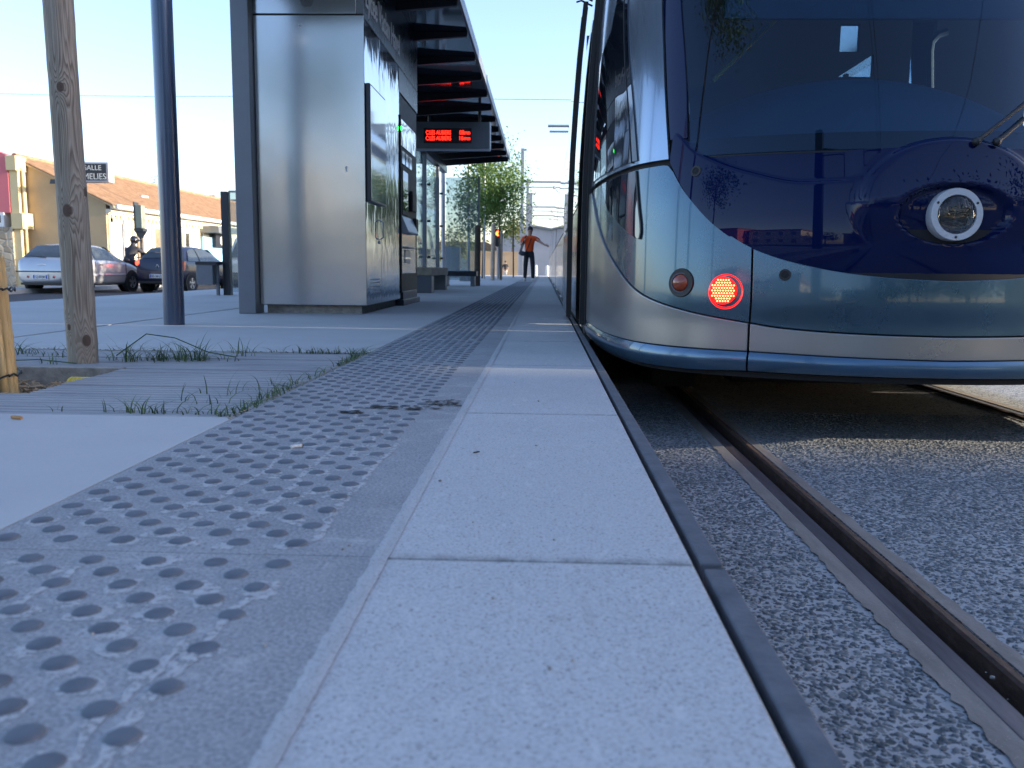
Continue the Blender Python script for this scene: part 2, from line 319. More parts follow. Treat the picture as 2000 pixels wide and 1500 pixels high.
    M['bark']=P('bark',(.13,.10,.075),.9,0,.3,25,bump=.6,bscale=60)
    # metals and paints
    t=NT('brushed_steel'); f=t.noise(420,3,.6,stretch=(.02,.02,1)); t.set(Metallic=.85); t.color(t.ramp(t.noise(1.5,4,.6),[(.3,(.47,.49,.52)),(.7,(.50,.52,.55))])); t.rough(t.math('ADD',t.math('MULTIPLY',f,.05),.15)); t.bump(t.noise(1.6,2,.5),.07,.05); M['steel']=t.mat
    t=NT('polished_steel'); t.set(Metallic=.95,Roughness=.07); t.color(t.ramp(t.noise(3,3,.6),[(.3,(.66,.68,.70)),(.7,(.76,.78,.80))])); t.bump(t.noise(5.5,2,.5,stretch=(1,1,.6)),.22,.02); M['mirrorsteel']=t.mat
    M['greymetal']=P('grey_painted_metal',(.17,.19,.215),.38,.35,.06,5,bump=.03)
    M['darkmetal']=P('dark_blue_grey_metal',(.035,.042,.055),.3,.3,.1,6)
    M['fascia']=P('fascia_panel',(.05,.058,.07),.28,.5,.08,4)
    M['ceiling']=P('canopy_ceiling_panel',(.028,.035,.058),.07,.0,.1,3,coat=.6)
    M['yellowpipe']=M['yellow']; M['beam']=P('canopy_beam',(.016,.02,.028),.35,.2,.1,6)
    M['bluepole']=P('blue_pole_paint',(.055,.08,.13),.24,.4,.08,3,coat=.5,coatr=.08)
    M['lightpole']=P('pale_grey_pole',(.36,.37,.39),.4,.3,.06,3)
    M['black']=P('black_rubber',(.012,.012,.013),.5,0,.2,20)
    M['void']=P('dark_underframe',(.012,.012,.014),.8,0,.2,10)
    M['plinth']=P('rough_plinth_concrete',(.33,.31,.28),.9,0,.3,22,bump=.7,bscale=45,bdist=.01)
    M['white']=P('white_paint',(.75,.75,.73),.5,0,.05,6)
    M['paper']=P('poster_sheet',(.85,.86,.87),.06,.5,.05,5,coat=.8)
    M['benchwood']=P('bench_timber',(.42,.33,.24),.6,0,.3,12,bump=.2)
    M['led_red']=EM('red_led',(1.,.018,.008),1.6); M['led_green']=EM('green_led',(.03,1.,.10),1.6); M['led_amber']=EM('signal_lamp',(1.,.10,.015),3.)
    M['glass']=GL('screen_glass',(.80,.87,.88),base=.09,scatter=(.14,(.55,.62,.64)))
    M['clear']=GL('clear_glass',(.92,.95,.95),base=.05)
    # tram
    t=NT('tram_blue_paint'); t.set(Metallic=.72,Roughness=.27,Coat_Weight=.7,Coat_Roughness=.05); fl=t.noise(900,2,.5); big=t.noise(2,3,.5); t.color(t.ramp(big,[(.3,(.046,.100,.142)),(.7,(.056,.116,.162))])); t.bump(fl,.05,.001); M['tramblue']=t.mat; dust(t,.07)
    M['tramgrey']=P('tram_grey_band',(.30,.295,.29),.3,.72,.05,3,coat=.35,coatr=.1,dusty=.2)
    M['tramsilver']=P('tram_silver_side',(.62,.66,.70),.2,.6,.05,3,coat=.5,coatr=.05)
    M['tramupper']=P('tram_upper_silver_blue',(.30,.37,.45),.2,.7,.05,3,coat=.6,coatr=.04); M['tramlip']=P('tram_lip_blue',(.06,.13,.21),.25,.55,.08,4,coat=.6,dusty=.18)
    t=NT('tram_navy_gloss'); t.set(Roughness=.3,Coat_Weight=.85,Coat_Roughness=.012,Coat_IOR=1.4); t.b.inputs['Specular IOR Level'].default_value=.0; t.color(t.ramp(t.noise(2,3,.5),[(.3,(.0006,.0055,.040)),(.7,(.001,.0075,.050))])); t.bump(t.noise(3.2,2,.4),.03,.02); M['navy']=t.mat
    M['mask']=P('tram_mask_navy',(.0013,.007,.042),.3,.0,.05,3,coat=.8,spec=0.)
    M['windscreen']=GL('windscreen_glass',(.50,.62,.70),(.66,.80,1.),base=.035)
    t=NT('side_glass_dark'); t.set(Roughness=.02,Coat_Weight=1.,Coat_Roughness=.005); t.color(t.ramp(t.noise(4),[(.3,(.008,.012,.018)),(.7,(.014,.018,.026))])); M['sideglass']=t.mat
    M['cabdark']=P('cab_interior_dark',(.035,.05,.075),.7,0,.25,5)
    M['dash']=P('dash_plastic',(.13,.17,.21),.5,0,.1,4)
    M['cabyellow']=P('yellow_handrail',(.85,.66,.10),.4,0,.1,9)
    M['amberlens']=P('amber_lens',(.30,.055,.015),.1,0,.15,60,coat=1.)
    t=NT('red_lens'); t.set(Roughness=.15,Coat_Weight=1.); t.b.inputs['Base Color'].default_value=(.45,.008,.006,1); t.b.inputs['Emission Color'].default_value=(1,.012,.008,1); t.b.inputs['Emission Strength'].default_value=.5; M['redlens']=t.mat
    M['ledpoint']=EM('led_point',(1.,.20,.07),1.9)
    M['ring']=P('lamp_ring',(.50,.53,.57),.35,.3,.05,8)
    M['reflector']=P('lamp_reflector',(.80,.81,.83),.3,.55,.1,50,bump=.5,bscale=70)
    t=NT('headlamp_lens'); t.set(Roughness=.03,Transmission_Weight=1.,IOR=1.45); t.b.inputs['Base Color'].default_value=(.9,.95,1,1); t.bump(t.noise(60,2,.5,stretch=(1,1,.12)),.6,.01); M['lens']=t.mat
    # cars, people, buildings
    M['carsilver']=P('car_silver',(.46,.48,.51),.32,.5,.04,3,coat=.5); M['carblue']=P('car_dark_blue',(.008,.011,.035),.35,.1,.05,3,coat=.6); M['carwhite']=P('van_white',(.72,.72,.71),.35,0,.04,3,coat=.5)
    M['carglass']=GL('car_glass',(.30,.36,.38),base=.10); M['carblack']=P('car_black_trim',(.018,.018,.02),.5,0,.1,9); M['tyre']=P('tyre_rubber',(.02,.02,.021),.85,0,.2,20); M['alloy']=P('wheel_alloy',(.5,.51,.53),.3,.85,.05,9)
    M['carred']=P('tail_lamp_red',(.32,.012,.02),.12,0,.1,9,coat=1.); M['brake']=EM('brake_lamp',(1.,.03,.015),2.6); M['plate']=P('number_plate',(.72,.73,.74),.4,0,.04,9); M['plateblue']=P('plate_blue',(.03,.08,.42),.4,0,0); M['ink']=P('black_ink',(.02,.02,.025),.6,0,0); M['seat']=P('car_seat_fabric',(.05,.05,.055),.9,0,.1,9)
    M['skin']=P('skin',(.36,.20,.135),.55,0,.08,20); M['hair']=P('dark_hair',(.014,.010,.009),.6,0,.2,60); M['orange']=P('orange_cotton',(.72,.075,.006),.85,0,.12,14); M['blackcloth']=P('black_cotton',(.015,.015,.02),.9,0,.2,14); M['whitecloth']=P('pale_cotton',(.62,.60,.55),.9,0,.08,14); M['darkcloth']=P('dark_grey_cloth',(.035,.035,.042),.85,0,.2,14); M['bagcloth']=P('dark_blue_nylon',(.014,.018,.035),.6,0,.2,20); M['helmet']=P('black_helmet',(.012,.012,.014),.15,0,.05,9,coat=1.); M['shoe']=P('pale_shoe',(.55,.53,.50),.7,0,.1,14)
    M['tan']=P('tan_render',(.50,.37,.215),.9,0,.07,1.6,bump=.2,bscale=40); M['cream']=P('cream_render',(.66,.60,.45),.9,0,.06,1.2,bump=.2,bscale=40); M['creamtrim']=P('cream_moulding',(.68,.63,.50),.85,0,.08,3); M['pink']=P('pink_render',(.62,.17,.19),.9,0,.05,1.5); M['pilaster']=P('pilaster_cream',(.60,.50,.28),.85,0,.06,2); M['gutterwhite']=P('white_gutter',(.72,.71,.68),.5,0,.05,4)
    t=NT('roof_tiles'); a=t.noise(6,5,.7); v=t.voro(5,'F1','Color'); c=t.mix(.45,t.ramp(a,[(.3,(.20,.115,.065)),(.7,(.33,.20,.115))]),t.ramp(v,[(0,(.17,.10,.06)),(1,(.38,.25,.15))])); t.color(c).set(Roughness=.9); M['tiles']=t.mat
    t=NT('rubble_stone'); e=t.voro(3.4,'DISTANCE_TO_EDGE'); cc=t.voro(3.4,'F1','Color'); c=t.mix(t.ramp(e,[(.03,0.),(.09,1.)]),(.52,.47,.37),t.ramp(cc,[(0,(.28,.22,.15)),(1,(.56,.47,.34))])); t.color(c).set(Roughness=.95).bump(t.ramp(e,[(.0,0.),(.15,1.)]),.8,.05); M['stone']=t.mat
    M['door_grey']=P('grey_door',(.40,.41,.42),.6,0,.05,4); M['door_brown']=P('brown_door',(.25,.19,.12),.7,0,.1,4); M['carwindow']=P('car_window',(.045,.055,.06),.08,.0,.1,3,coat=.4); M['window_dark']=P('dark_window_pane',(.03,.035,.04),.08,0,.1,3,coat=1.)
    M['signblack']=P('sign_black',(.012,.012,.022),.3,0,0); M['signframe']=P('sign_frame',(.50,.48,.50),.5,.2,.05,6); M['signwhite']=P('sign_lettering',(.80,.76,.66),.6,0,0); M['signgrey']=P('painted_sign_board',(.46,.42,.43),.7,0,.1,8); M['greenmetal']=P('grey_green_metal',(.22,.25,.20),.5,.2,.08,6)
    M['corrugated']=P('grey_cladding',(.36,.37,.40),.7,.1,.06,1.); M['hoarding']=P('tan_hoarding',(.60,.42,.24),.85,0,.1,.8)
    M['butt']=P('cigarette_filter',(.50,.26,.10),.8,0,.3,300); M['buttwhite']=P('cigarette_paper',(.66,.64,.60),.8,0,.2,300); M['ash']=P('ash',(.05,.045,.04),.9,0,.2,200)
    M['tree_stake_mat']=M['bark'];M['fargreen']=M['darkleaf']; M['blueshop']=P('shop_blue',(.20,.38,.55),.5,0,.1,3); M['lime']=P('lime_grass_panel',(.25,.42,.06),.7,0,.1,3)
build_materials()
TR=-.30; RD=-.52
def struct(o,label=None): return tag(o,label,None,None,'structure')
# ------------------------------------------------------------------ ground, road, track
def ground():
    g=MB(); g.quad((-400,-400,RD-.02),(400,-400,RD-.02),(400,900,RD-.02),(-400,900,RD-.02)); struct(g.build('ground',M['ground']))
    r=MB(); r.quad((-15.2,-60,RD),(-5.02,-60,RD),(-5.02,160,RD),(-15.2,160,RD)); struct(r.build('road',M['asphalt']))
    p=MB(); p.box(-16.9,-15.2,-20,160,RD-.01,RD+.13); struct(p.build('pavement',M['pave']))
    # track bed : strips left open where the grooved rails lie
    t=MB(); zb=TR-.22
    def strip(x0,x1,z,mi=0,y0=-12,y1=130): t.box(x0,x1,y0,y1,zb,z,mi)
    strip(.23,.690,TR); strip(.8035,2.196,TR); strip(2.3035,8.,TR)
    t.box(.226,8.,130,131,zb,TR)
    struct(t.build('track_bed',M['aggregate'],smooth=0))
    m=MB()
    def band(xa,xb,jit_a,jit_b,z):
        n=420; A=[];B=[];rg=random.Random(int(xa*1000))
        y=-2.
        while y<40: 
            A.append((xa+rg.uniform(-1,1)*jit_a,y,z)); B.append((xb+rg.uniform(-1,1)*jit_b,y,z)); y+=.02+max(0,(y-4)*.02)
        k=len(A); m.add(A+B,[(i,k+i,k+i+1,i+1) for i in range(k-1)])
    band(.646,.6895,.006,0,TR+.003); band(.804,.838,0,.005,TR+.003); band(2.16,2.1955,.005,0,TR+.003); band(2.304,2.35,0,.006,TR+.003)
    struct(m.build('rail_mortar',M['railmortar'],smooth=0))
    def rail(x0,side,lab):
        # running head, groove and guard lip ; side=1 puts the groove on the +x side
        prof=[(0,-.12),(0,-.004),(.005,.0005),(.04,.0005),(.046,-.006),(.046,-.047),(.078,-.047),(.0785,-.02),(.0785,.006),(.084,.0115),(.099,.010),(.1035,.004),(.1035,-.12)]
        r=MB(); ys=[-12]+[i*.5 for i in range(0,30)]+[15,30,60,130]
        pts=[(x0+side*a,TR+b) for a,b in prof]; n=len(pts)
        vs=[(a,y,b) for y in ys for a,b in pts]
        mi=[0,0,0,0,2,2,1,1,1,1,1,1]
        for i in range(len(ys)-1):
            for k in range(n-1): r.add([vs[i*n+k],vs[i*n+k+1],vs[(i+1)*n+k+1],vs[(i+1)*n+k]],[(0,1,2,3)],mi[k])
        o=r.build('grooved_rail',[M['rail'],M['rust'],M['groove']],smooth=25); return tag(o,lab,'rail','tram rails set in the track')
    rail(.6995-.009,1,'rusty grooved tram rail running beside the platform edge'); rail(2.30,-1,'rusty grooved tram rail farther from the platform, under the tram nose')
ground()
def stones():
    g=MB(); rg=random.Random(17)
    for (x0,x1,y0,y1) in ((.236,.634,.92,4.3),(.842,2.15,1.25,4.1)):
        sp=.0128; y=y0
        while y<y1:
            x=x0
            while x<x1:
                if rg.random()<.80:
                    cx=x+rg.uniform(-.45,.45)*sp; cy=y+rg.uniform(-.45,.45)*sp; r=.0078*rg.uniform(.5,1.2); e=rg.uniform(.6,1.); th=rg.uniform(0,3.14); h=r*rg.uniform(.10,.34); m=7
                    if cx-r>x0-.004 and cx+r<x1+.004:
                        rr=[r*rg.uniform(.72,1.15) for _ in range(m)]; ct,st=math.cos(th),math.sin(th); V=[]
                        for q,z in ((1.,-.0006),(.72,h)):
                            for k in range(m):
                                a=k*6.2832/m; u=rr[k]*q*math.cos(a); v=rr[k]*q*e*math.sin(a); V.append((cx+u*ct-v*st,cy+u*st+v*ct,TR+z))
                        g.add(V,[(k,(k+1)%m,m+(k+1)%m,m+k) for k in range(m)]+[tuple(range(m,2*m))])
                x+=sp
            y+=sp
    struct(g.build('track_bed_stones',M['bedstone'],smooth=60,recalc=False))
stones()
# ------------------------------------------------------------------ platform
DK=(2.03,3.62)     # deck rows (y)
def platform():
    p=MB(); zb=-.7
    p.box(-5.,-.735,-6,DK[0],zb,0); p.box(-5.,-2.75,DK[0],DK[1],zb,0)
    # slot drain groove splits the field north of the deck
    p.box(-5.,-2.605,DK[1],46,zb,0); p.box(-2.578,-.735,DK[1],46,zb,0); p.box(-2.605,-2.578,DK[1],46,zb,-.03)
    struct(p.build('platform',M['concrete'],smooth=0))
    d=MB(); d.box(-2.604,-2.579,DK[1],46,-.03,-.012); struct(d.build('drain_slot',M['void'],smooth=0))
    b=MB(); b.box(-.735,.19,-6,46,-.7,-.012); struct(b.build('platform_base',M['joint'],smooth=0))
    # cast edge slabs
    s=MB(); ys=[1.046+1.105*k for k in range(-4,42)]
    for a,c in zip(ys,ys[1:]):
        dz=random.uniform(-.0013,-.0002); s.box(-.1925,.1905,a+.0025,c-.0025,-.011,dz)
    struct(s.build('platform_edge_slabs',M['slab'],bevel=.002,smooth=0))
    e=MB(); ye=[-3.25,-1.1,1.046,3.08]+[3.08+2.1*k for k in range(1,21)]
    for a,c in zip(ye,ye[1:]): e.box(.2015,.2295,a+.009,c-.009,-.34,-.002)
    struct(e.build('platform_edge_strip',M['edge'],bevel=.003,smooth=0))
    v=MB(); v.box(.1908,.2255,-6,46,-.3,-.035); struct(v.build('edge_gap',M['void'],smooth=0))
    # tactile tiles with domes
    t=MB(); rg=random.Random(3)
    for a,c in zip(ys,ys[1:]): t.box(-.7315,-.207,a+.001,c-.001,-.011,0,0)
    px=.077
    def dome(x,y,n,h,r,mi):
        rings=[(1.03,-.0004),(.97,h*.4),(.86,h*.82),(.6,h*.97)]
        if n<8: rings=[(1.,0.),(.65,h*.65)]
        vs=[(x+r*q*math.cos(k*2*math.pi/n),y+r*q*math.sin(k*2*math.pi/n),z) for q,z in rings for k in range(n)]+[(x,y,h*1.02)]
        fs=[(i*n+k,i*n+(k+1)%n,(i+1)*n+(k+1)%n,(i+1)*n+k) for i in range(len(rings)-1) for k in range(n)]+[((len(rings)-1)*n+k,(len(rings)-1)*n+(k+1)%n,len(vs)-1) for k in range(n)]
        t.add(vs,fs,mi)
    row=0; y=.30
    while y<24:
        near=y<4; n=18 if near else (8 if y<9 else 6)
        for k in range(-1,8):
            x=-.3175-(row%2)*px/2-k*px
            if x<-.712 or x>-.30: continue
            if any(abs(y-q)<.012 for q in ys): continue
            worn=rg.random()
            dome(x+rg.uniform(-.001,.001),y+rg.uniform(-.001,.001),n,.0034*(.45 if worn<.12 else rg.uniform(.8,1.05)),.0148*rg.uniform(.93,1.05),1)
            if y<5 and rg.random()<.52:   # salt bloom ring, mostly on one side, irregular
                m=26; a0=rg.uniform(-2.6,-.6); span=rg.uniform(1.6,5.2); A=[];B=[]; wd=rg.uniform(.008,.020); r0=.0152
                ph=rg.uniform(0,6); 
                for i in range(m+1):
                    a=a0-span/2+span*i/m; w=wd*max(0,math.sin(math.pi*i/m))**.6*(.65+.5*rg.random())*(1+.4*math.sin(3*a+ph))
                    A.append((x+r0*math.cos(a),y+r0*math.sin(a),.0007)); B.append((x+(r0+max(w,.0004))*math.cos(a),y+(r0+max(w,.0004))*math.sin(a),.0006))
                q=len(A); t.add(A+B,[(i,q+i,q+i+1,i+1) for i in range(m)],2)
        row+=1; y+=.0395
    # long bloom streaks winding along the dome rows
    for (x,y0,y1) in ((-.322,.38,.96),(-.345,.55,.8),(-.30,1.1,1.75),(-.41,1.2,1.7),(-.5,1.3,1.9),(-.36,1.6,2.05),(-.55,.7,1.),(-.6,1.5,1.75)):
        A=[];B=[];yy=y0;xx=x
        while yy<y1:
            xx+=rg.uniform(-.004,.004)+(x-xx)*.08; w=.003+.006*rg.random()**1.5; A.append((xx-w,yy,.0009)); B.append((xx+w,yy,.0009)); yy+=.011
        q=len(A); t.add(A+B,[(i,q+i,q+i+1,i+1) for i in range(q-1)],2)
    struct(t.build('tactile_paving',[M['tactile'],M['dome'],M['bloom']],smooth=50))
    # uneven mortar bead between tiles and slabs
    j=MB(); A=[];yy=-1.
    rows=[]
    while yy<30:
        w=.004*rg.random(); rows.append([(-.2075-w,yy,.0),(-.2045-w*.3,yy,.0007+rg.uniform(-.0002,.0002)),(-.2,yy,.0005+rg.uniform(-.0002,.0002)),(-.196+w*.2,yy,.0008+rg.uniform(-.0003,.0003)),(-.1895+.0015*rg.random(),yy,.0002)]); yy+=.012+max(0,yy-3)*.01
    for a,b in zip(rows,rows[1:]):
        for i in range(4): j.quad(a[i],a[i+1],b[i+1],b[i])
    struct(j.build('mortar_joint',M['joint'],smooth=60))
    # tar smear across the tiles
    st=MB()
    for (cx,cy,rx,ry,n) in ((-.36,2.2,.10,.03,40),(-.26,2.285,.055,.06,40),(-.47,2.12,.03,.02,20)):
        for q in range(46):
            a=rg.uniform(0,6.28); rr=rg.random()**.6; x=cx+rx*rr*math.cos(a); y=cy+ry*rr*math.sin(a); s=rg.uniform(.003,.012); m=9
            st.add([(x+s*rg.uniform(.6,1.3)*math.cos(k*6.283/m),y+s*.7*rg.uniform(.6,1.3)*math.sin(k*6.283/m),.0026+rg.uniform(0,.001)) for k in range(m)],[tuple(range(m))])
    tag(st.build('tar_stain',M['groove'],smooth=0),'dark crumbly tar smear across the studded tactile tiles','tar stain',None,'stuff')
platform()
# ------------------------------------------------------------------ ribbed deck round the tree pit
def deck():
    root=empty('tree_pit_deck',(-1.7,2.8,0),'grey ribbed board deck framing the tree pit beside the tactile strip','deck')
    d=MB(); rib=.040; bd=.165
    def row(y0,y1,x0f,x1):
        y=y0; 
        while y<y1-.02:
            e=min(y+bd-.006,y1); xs=x0f((y+e)/2); prof=[]
            z0=-.003+random.uniform(-.0025,.0025); yy=y
            prof.append((yy,-.03)); 
            while yy<e-.02:
                prof+= [(yy+.001,z0-.003),(yy+.003,z0),(yy+.0125,z0-.0005),(yy+.0135,z0-.004),(yy+.0155,z0-.004),(yy+.0165,z0-.0005),(yy+.026,z0),(yy+.0255,z0-.003),(yy+.0265,z0-.022),(yy+.039,z0-.02)]; yy+=rib
            prof.append((min(yy,e),-.03)); n=len(prof)
            if isinstance(xs,tuple): xa,xb=xs
            else: xa=xb=xs
            sk=lambda q:xa+(xb-xa)*(q-y)/(e-y)
            vs=[(sk(a),a,b) for a,b in prof]+[(x1-.004*random.random(),a,b) for a,b in prof]
            d.add(vs,[(i,i+1,n+i+1,n+i) for i in range(n-1)]+[tuple(range(n)),tuple(range(n,2*n))[::-1]]); y+=bd
    row(2.036,2.40,lambda q:-2.74,-.742); row(2.402,2.99,lambda q:-1.455-.02*(q-2.4),-.742); row(3.03,3.612,lambda q:-2.74,-.742)
    d.build('ribbed_boards',M['deck'],root,smooth=0)
    c=MB(); c.box(-2.74,-1.478,2.985,3.028,-.12,-.001); c.build('pit_kerb',M['plinth'],root,bevel=.004)
    b=MB(); b.box(-2.748,-.737,2.032,2.40,-.2,-.032); b.box(-1.44,-.737,2.40,3.03,-.2,-.032); b.box(-2.748,-.737,3.03,3.618,-.2,-.032); b.build('bearer',M['deckgap'],root)
    s=MB(); s.box(-2.748,-1.44,2.40,2.985,-.3,-.095); tag(s.build('pit_soil',M['soil']),None,None,None,'structure')
    ch=MB(); rg=random.Random(5)
    for i in range(1500):
        x=rg.uniform(-2.1,-1.46); y=rg.uniform(2.41,2.98); z=-.093+rg.uniform(0,.035)+max(0,.02*(rg.random())); L=rg.uniform(.012,.045); w=L*rg.uniform(.2,.45)
        Mx=Matrix.Translation((x,y,z))@Euler((rg.uniform(-.6,.6),rg.uniform(-.6,.6),rg.uniform(0,6.3))).to_matrix().to_4x4()
        h=.0025; v=[Mx@Vector(q) for q in ((-L/2,-w/2,-h),(L/2,-w/3,-h),(L/2,w/2,-h),(-L/2,w/3,-h),(-L/2,-w/2,h),(L/2,-w/3,h),(L/2,w/2,h),(-L/2,w/3,h))]
        ch.add(v,[(0,3,2,1),(4,5,6,7),(0,1,5,4),(1,2,6,5),(2,3,7,6),(3,0,4,7)])
    tag(ch.build('wood_chips',M['chip'],smooth=0),'brown wood chip mulch filling the tree pit','mulch',None,'stuff')
    y=MB(); prof=[];k=0;L=.36
    while k*.0125<L: prof+=[(.036,k*.0125),(.042,k*.0125+.003),(.042,k*.0125+.0085),(.036,k*.0125+.0115)]; k+=1
    y.lathe((-1.585,2.85,-.058),(1,-.06,.0),prof,26,cap=True); tag(y.build('drain_pipe',M['yellow'],smooth=20),'short yellow corrugated drain pipe half buried in the mulch','drain pipe')
deck()
def blade(g,x,y,z,h,w,lean,ang,rg,mi=0):
    n=4; A=[];B=[]; dx=math.cos(ang);dy=math.sin(ang); px,py=-dy,dx
    for i in range(n+1):
        t=i/n; off=lean*t*t*h; zz=z+h*(t-.25*abs(lean)*t*t); ww=w*(1-t)**.7*.5+.0002
        A.append((x+dx*off-px*ww,y+dy*off-py*ww,zz)); B.append((x+dx*off+px*ww,y+dy*off+py*ww,zz+ww*.3))
    g.add(A+B,[(i,i+1,n+2+i,n+1+i) for i in range(n)],mi)
def grass():
    g=MB(); rg=random.Random(11)
    def tuft(x,y,n,h,sp,w=.0045):
        for i in range(n):
            a=rg.uniform(0,6.28); blade(g,x+rg.gauss(0,sp),y+rg.gauss(0,sp*.5),-.004,h*rg.uniform(.25,.95),w*rg.uniform(.6,1.2),rg.uniform(.3,1.7),a,rg)
    # by the stake
    tuft(-1.50,3.27,60,.10,.07); tuft(-1.38,3.3,46,.13,.06); tuft(-1.3,3.3,26,.08,.06); tuft(-1.56,3.2,12,.17,.02); tuft(-1.2,3.45,9,.1,.02)
    tuft(-1.9,3.35,26,.08,.07); tuft(-2.1,3.4,34,.1,.08); tuft(-2.35,3.4,20,.08,.08); tuft(-1.8,3.1,9,.08,.03)
    tuft(-1.25,3.6,10,.10,.03); tuft(-1.12,3.62,7,.06,.03); tuft(-1.02,3.62,8,.07,.02)
    for i in range(26):
        tuft(rg.uniform(-1.0,-.75),3.615,4,.045,.012,.003)
    for i in range(30):
        yy=rg.uniform(3.15,3.62); tuft(-.741+rg.uniform(-.012,.004),yy,5,.04,.008,.003)
    for i in range(30):
        yy=2.05+.62*rg.random()**1.6; tuft(-.743+rg.uniform(-.03,.004),yy,5,.035+.02*rg.random(),.008,.003)
    for (x,n,h) in ((-1.0,14,.075),(-.97,10,.07),(-.93,9,.06),(-1.07,6,.07),(-.88,6,.05),(-.84,7,.05),(-1.22,3,.05),(-.8,10,.045)): tuft(x,2.075+rg.uniform(0,.02),n,h,.014,.004)
    for (x,y,n,h) in ((-.9,2.42,9,.10),(-.84,2.5,8,.09),(-.8,2.6,8,.08),(-.95,2.3,6,.07),(-.8,2.36,8,.07),(-.87,2.25,6,.06)): tuft(x,y,n,h,.03,.0035)
    for i in range(150):   # low tangled creeping blades
        q=rg.random(); x,y=((-.745+rg.gauss(0,.012),2.05+1.57*rg.random()) if q<.45 else ((-1.42+rg.gauss(0,.11),3.27+rg.gauss(0,.03)) if q<.8 else (rg.uniform(-2.4,-.8),3.6)))
        blade(g,x,y,-.002,.03+.05*rg.random(),.003,rg.uniform(1.6,3.2),rg.uniform(0,6.28),rg)
    # two dry runner stems
    g.tube([(-1.70,3.1,.0),(-1.85,3.12,.01),(-2.0,3.1,.005),(-2.12,3.14,.0)],.0022,5)
    g.tube([(-1.60,3.2,.02),(-1.5,3.24,.10),(-1.4,3.26,.085),(-1.28,3.28,.03),(-1.18,3.3,.01)],.0022,5)
    tag(g.build('grass',M['grass'],smooth=60,recalc=False),'green grass blades sprouting along the edges of the ribbed deck','grass',None,'stuff')
grass()
def litter():
    def butt(lab,px,py,L,r,ang,mats,split):
        c=Vector(atz(px,py,0)); r_=empty('cigarette_butt',c,lab,'cigarette butt'); u=Vector((math.cos(ang),math.sin(ang),0)); a=c-u*L/2+Vector((0,0,r+.0005)); b=a+u*L
        m=MB(); m.lathe(a,u,[(r*.9,0),(r,L*.05),(r*1.02,L*split)],14,cap=True); m.build('filter',mats[0],r_)
        m=MB(); m.lathe(a+u*L*split,u,[(r,0.0002),(r*.97,L*(1-split)*.6),(r*.8,L*(1-split))],14,cap=True); m.build('paper',mats[1],r_)
    butt('orange brown cigarette butt on the pale paving before the deck',33,819,.032,.0042,-.35,(M['butt'],M['butt']),.6)
    butt('white cigarette butt lying among the studs of the tactile strip',580,875,.026,.0035,.75,(M['buttwhite'],M['ash']),.88)
    c=Vector(atz(930,886)); m=MB(); m.add([(c.x-.006,c.y,.001),(c.x,c.y-.003,.0015),(c.x+.007,c.y+.001,.003),(c.x+.001,c.y+.004,.002),(c.x-.006,c.y,.003),(c.x,c.y-.003,.004),(c.x+.007,c.y+.001,.005),(c.x+.001,c.y+.004,.0045)],[(0,1,2,3),(4,5,6,7),(0,1,5,4),(1,2,6,5),(2,3,7,6),(3,0,4,7)]); tag(m.build('bark_flake',M['ash']),'tiny dark flake lying on the speckled edge slab','flake')
    pb=MB(); rg=random.Random(2)
    for i in range(420):   # soil crumbs along the edge of the deck
        q=rg.random(); x,y=((-.74+rg.gauss(0,.008),rg.uniform(2.0,3.7)) if q<.6 else (rg.uniform(-2.4,-.75),3.62+rg.gauss(0,.012)))
        r=rg.uniform(.001,.0035); pb.sphere((x,y,r*.4),(r*1.3,r,r*.7),6,4)
    for i in range(170):
        x=rg.uniform(-.75,.19) if i<40 else rg.uniform(.24,1.9); y=rg.uniform(.7,3.2) ; z=.0 if x<.2 else TR
        r=rg.uniform(.0008,.0026) if x<.2 else rg.uniform(.001,.004)
        pb.sphere((x,y,z+r*.5),(r*rg.uniform(.8,1.5),r,r*.8),6,4)
    tag(pb.build('grit',M['plinth']),'scattered grit on the slabs and the track','grit',None,'stuff')
litter()
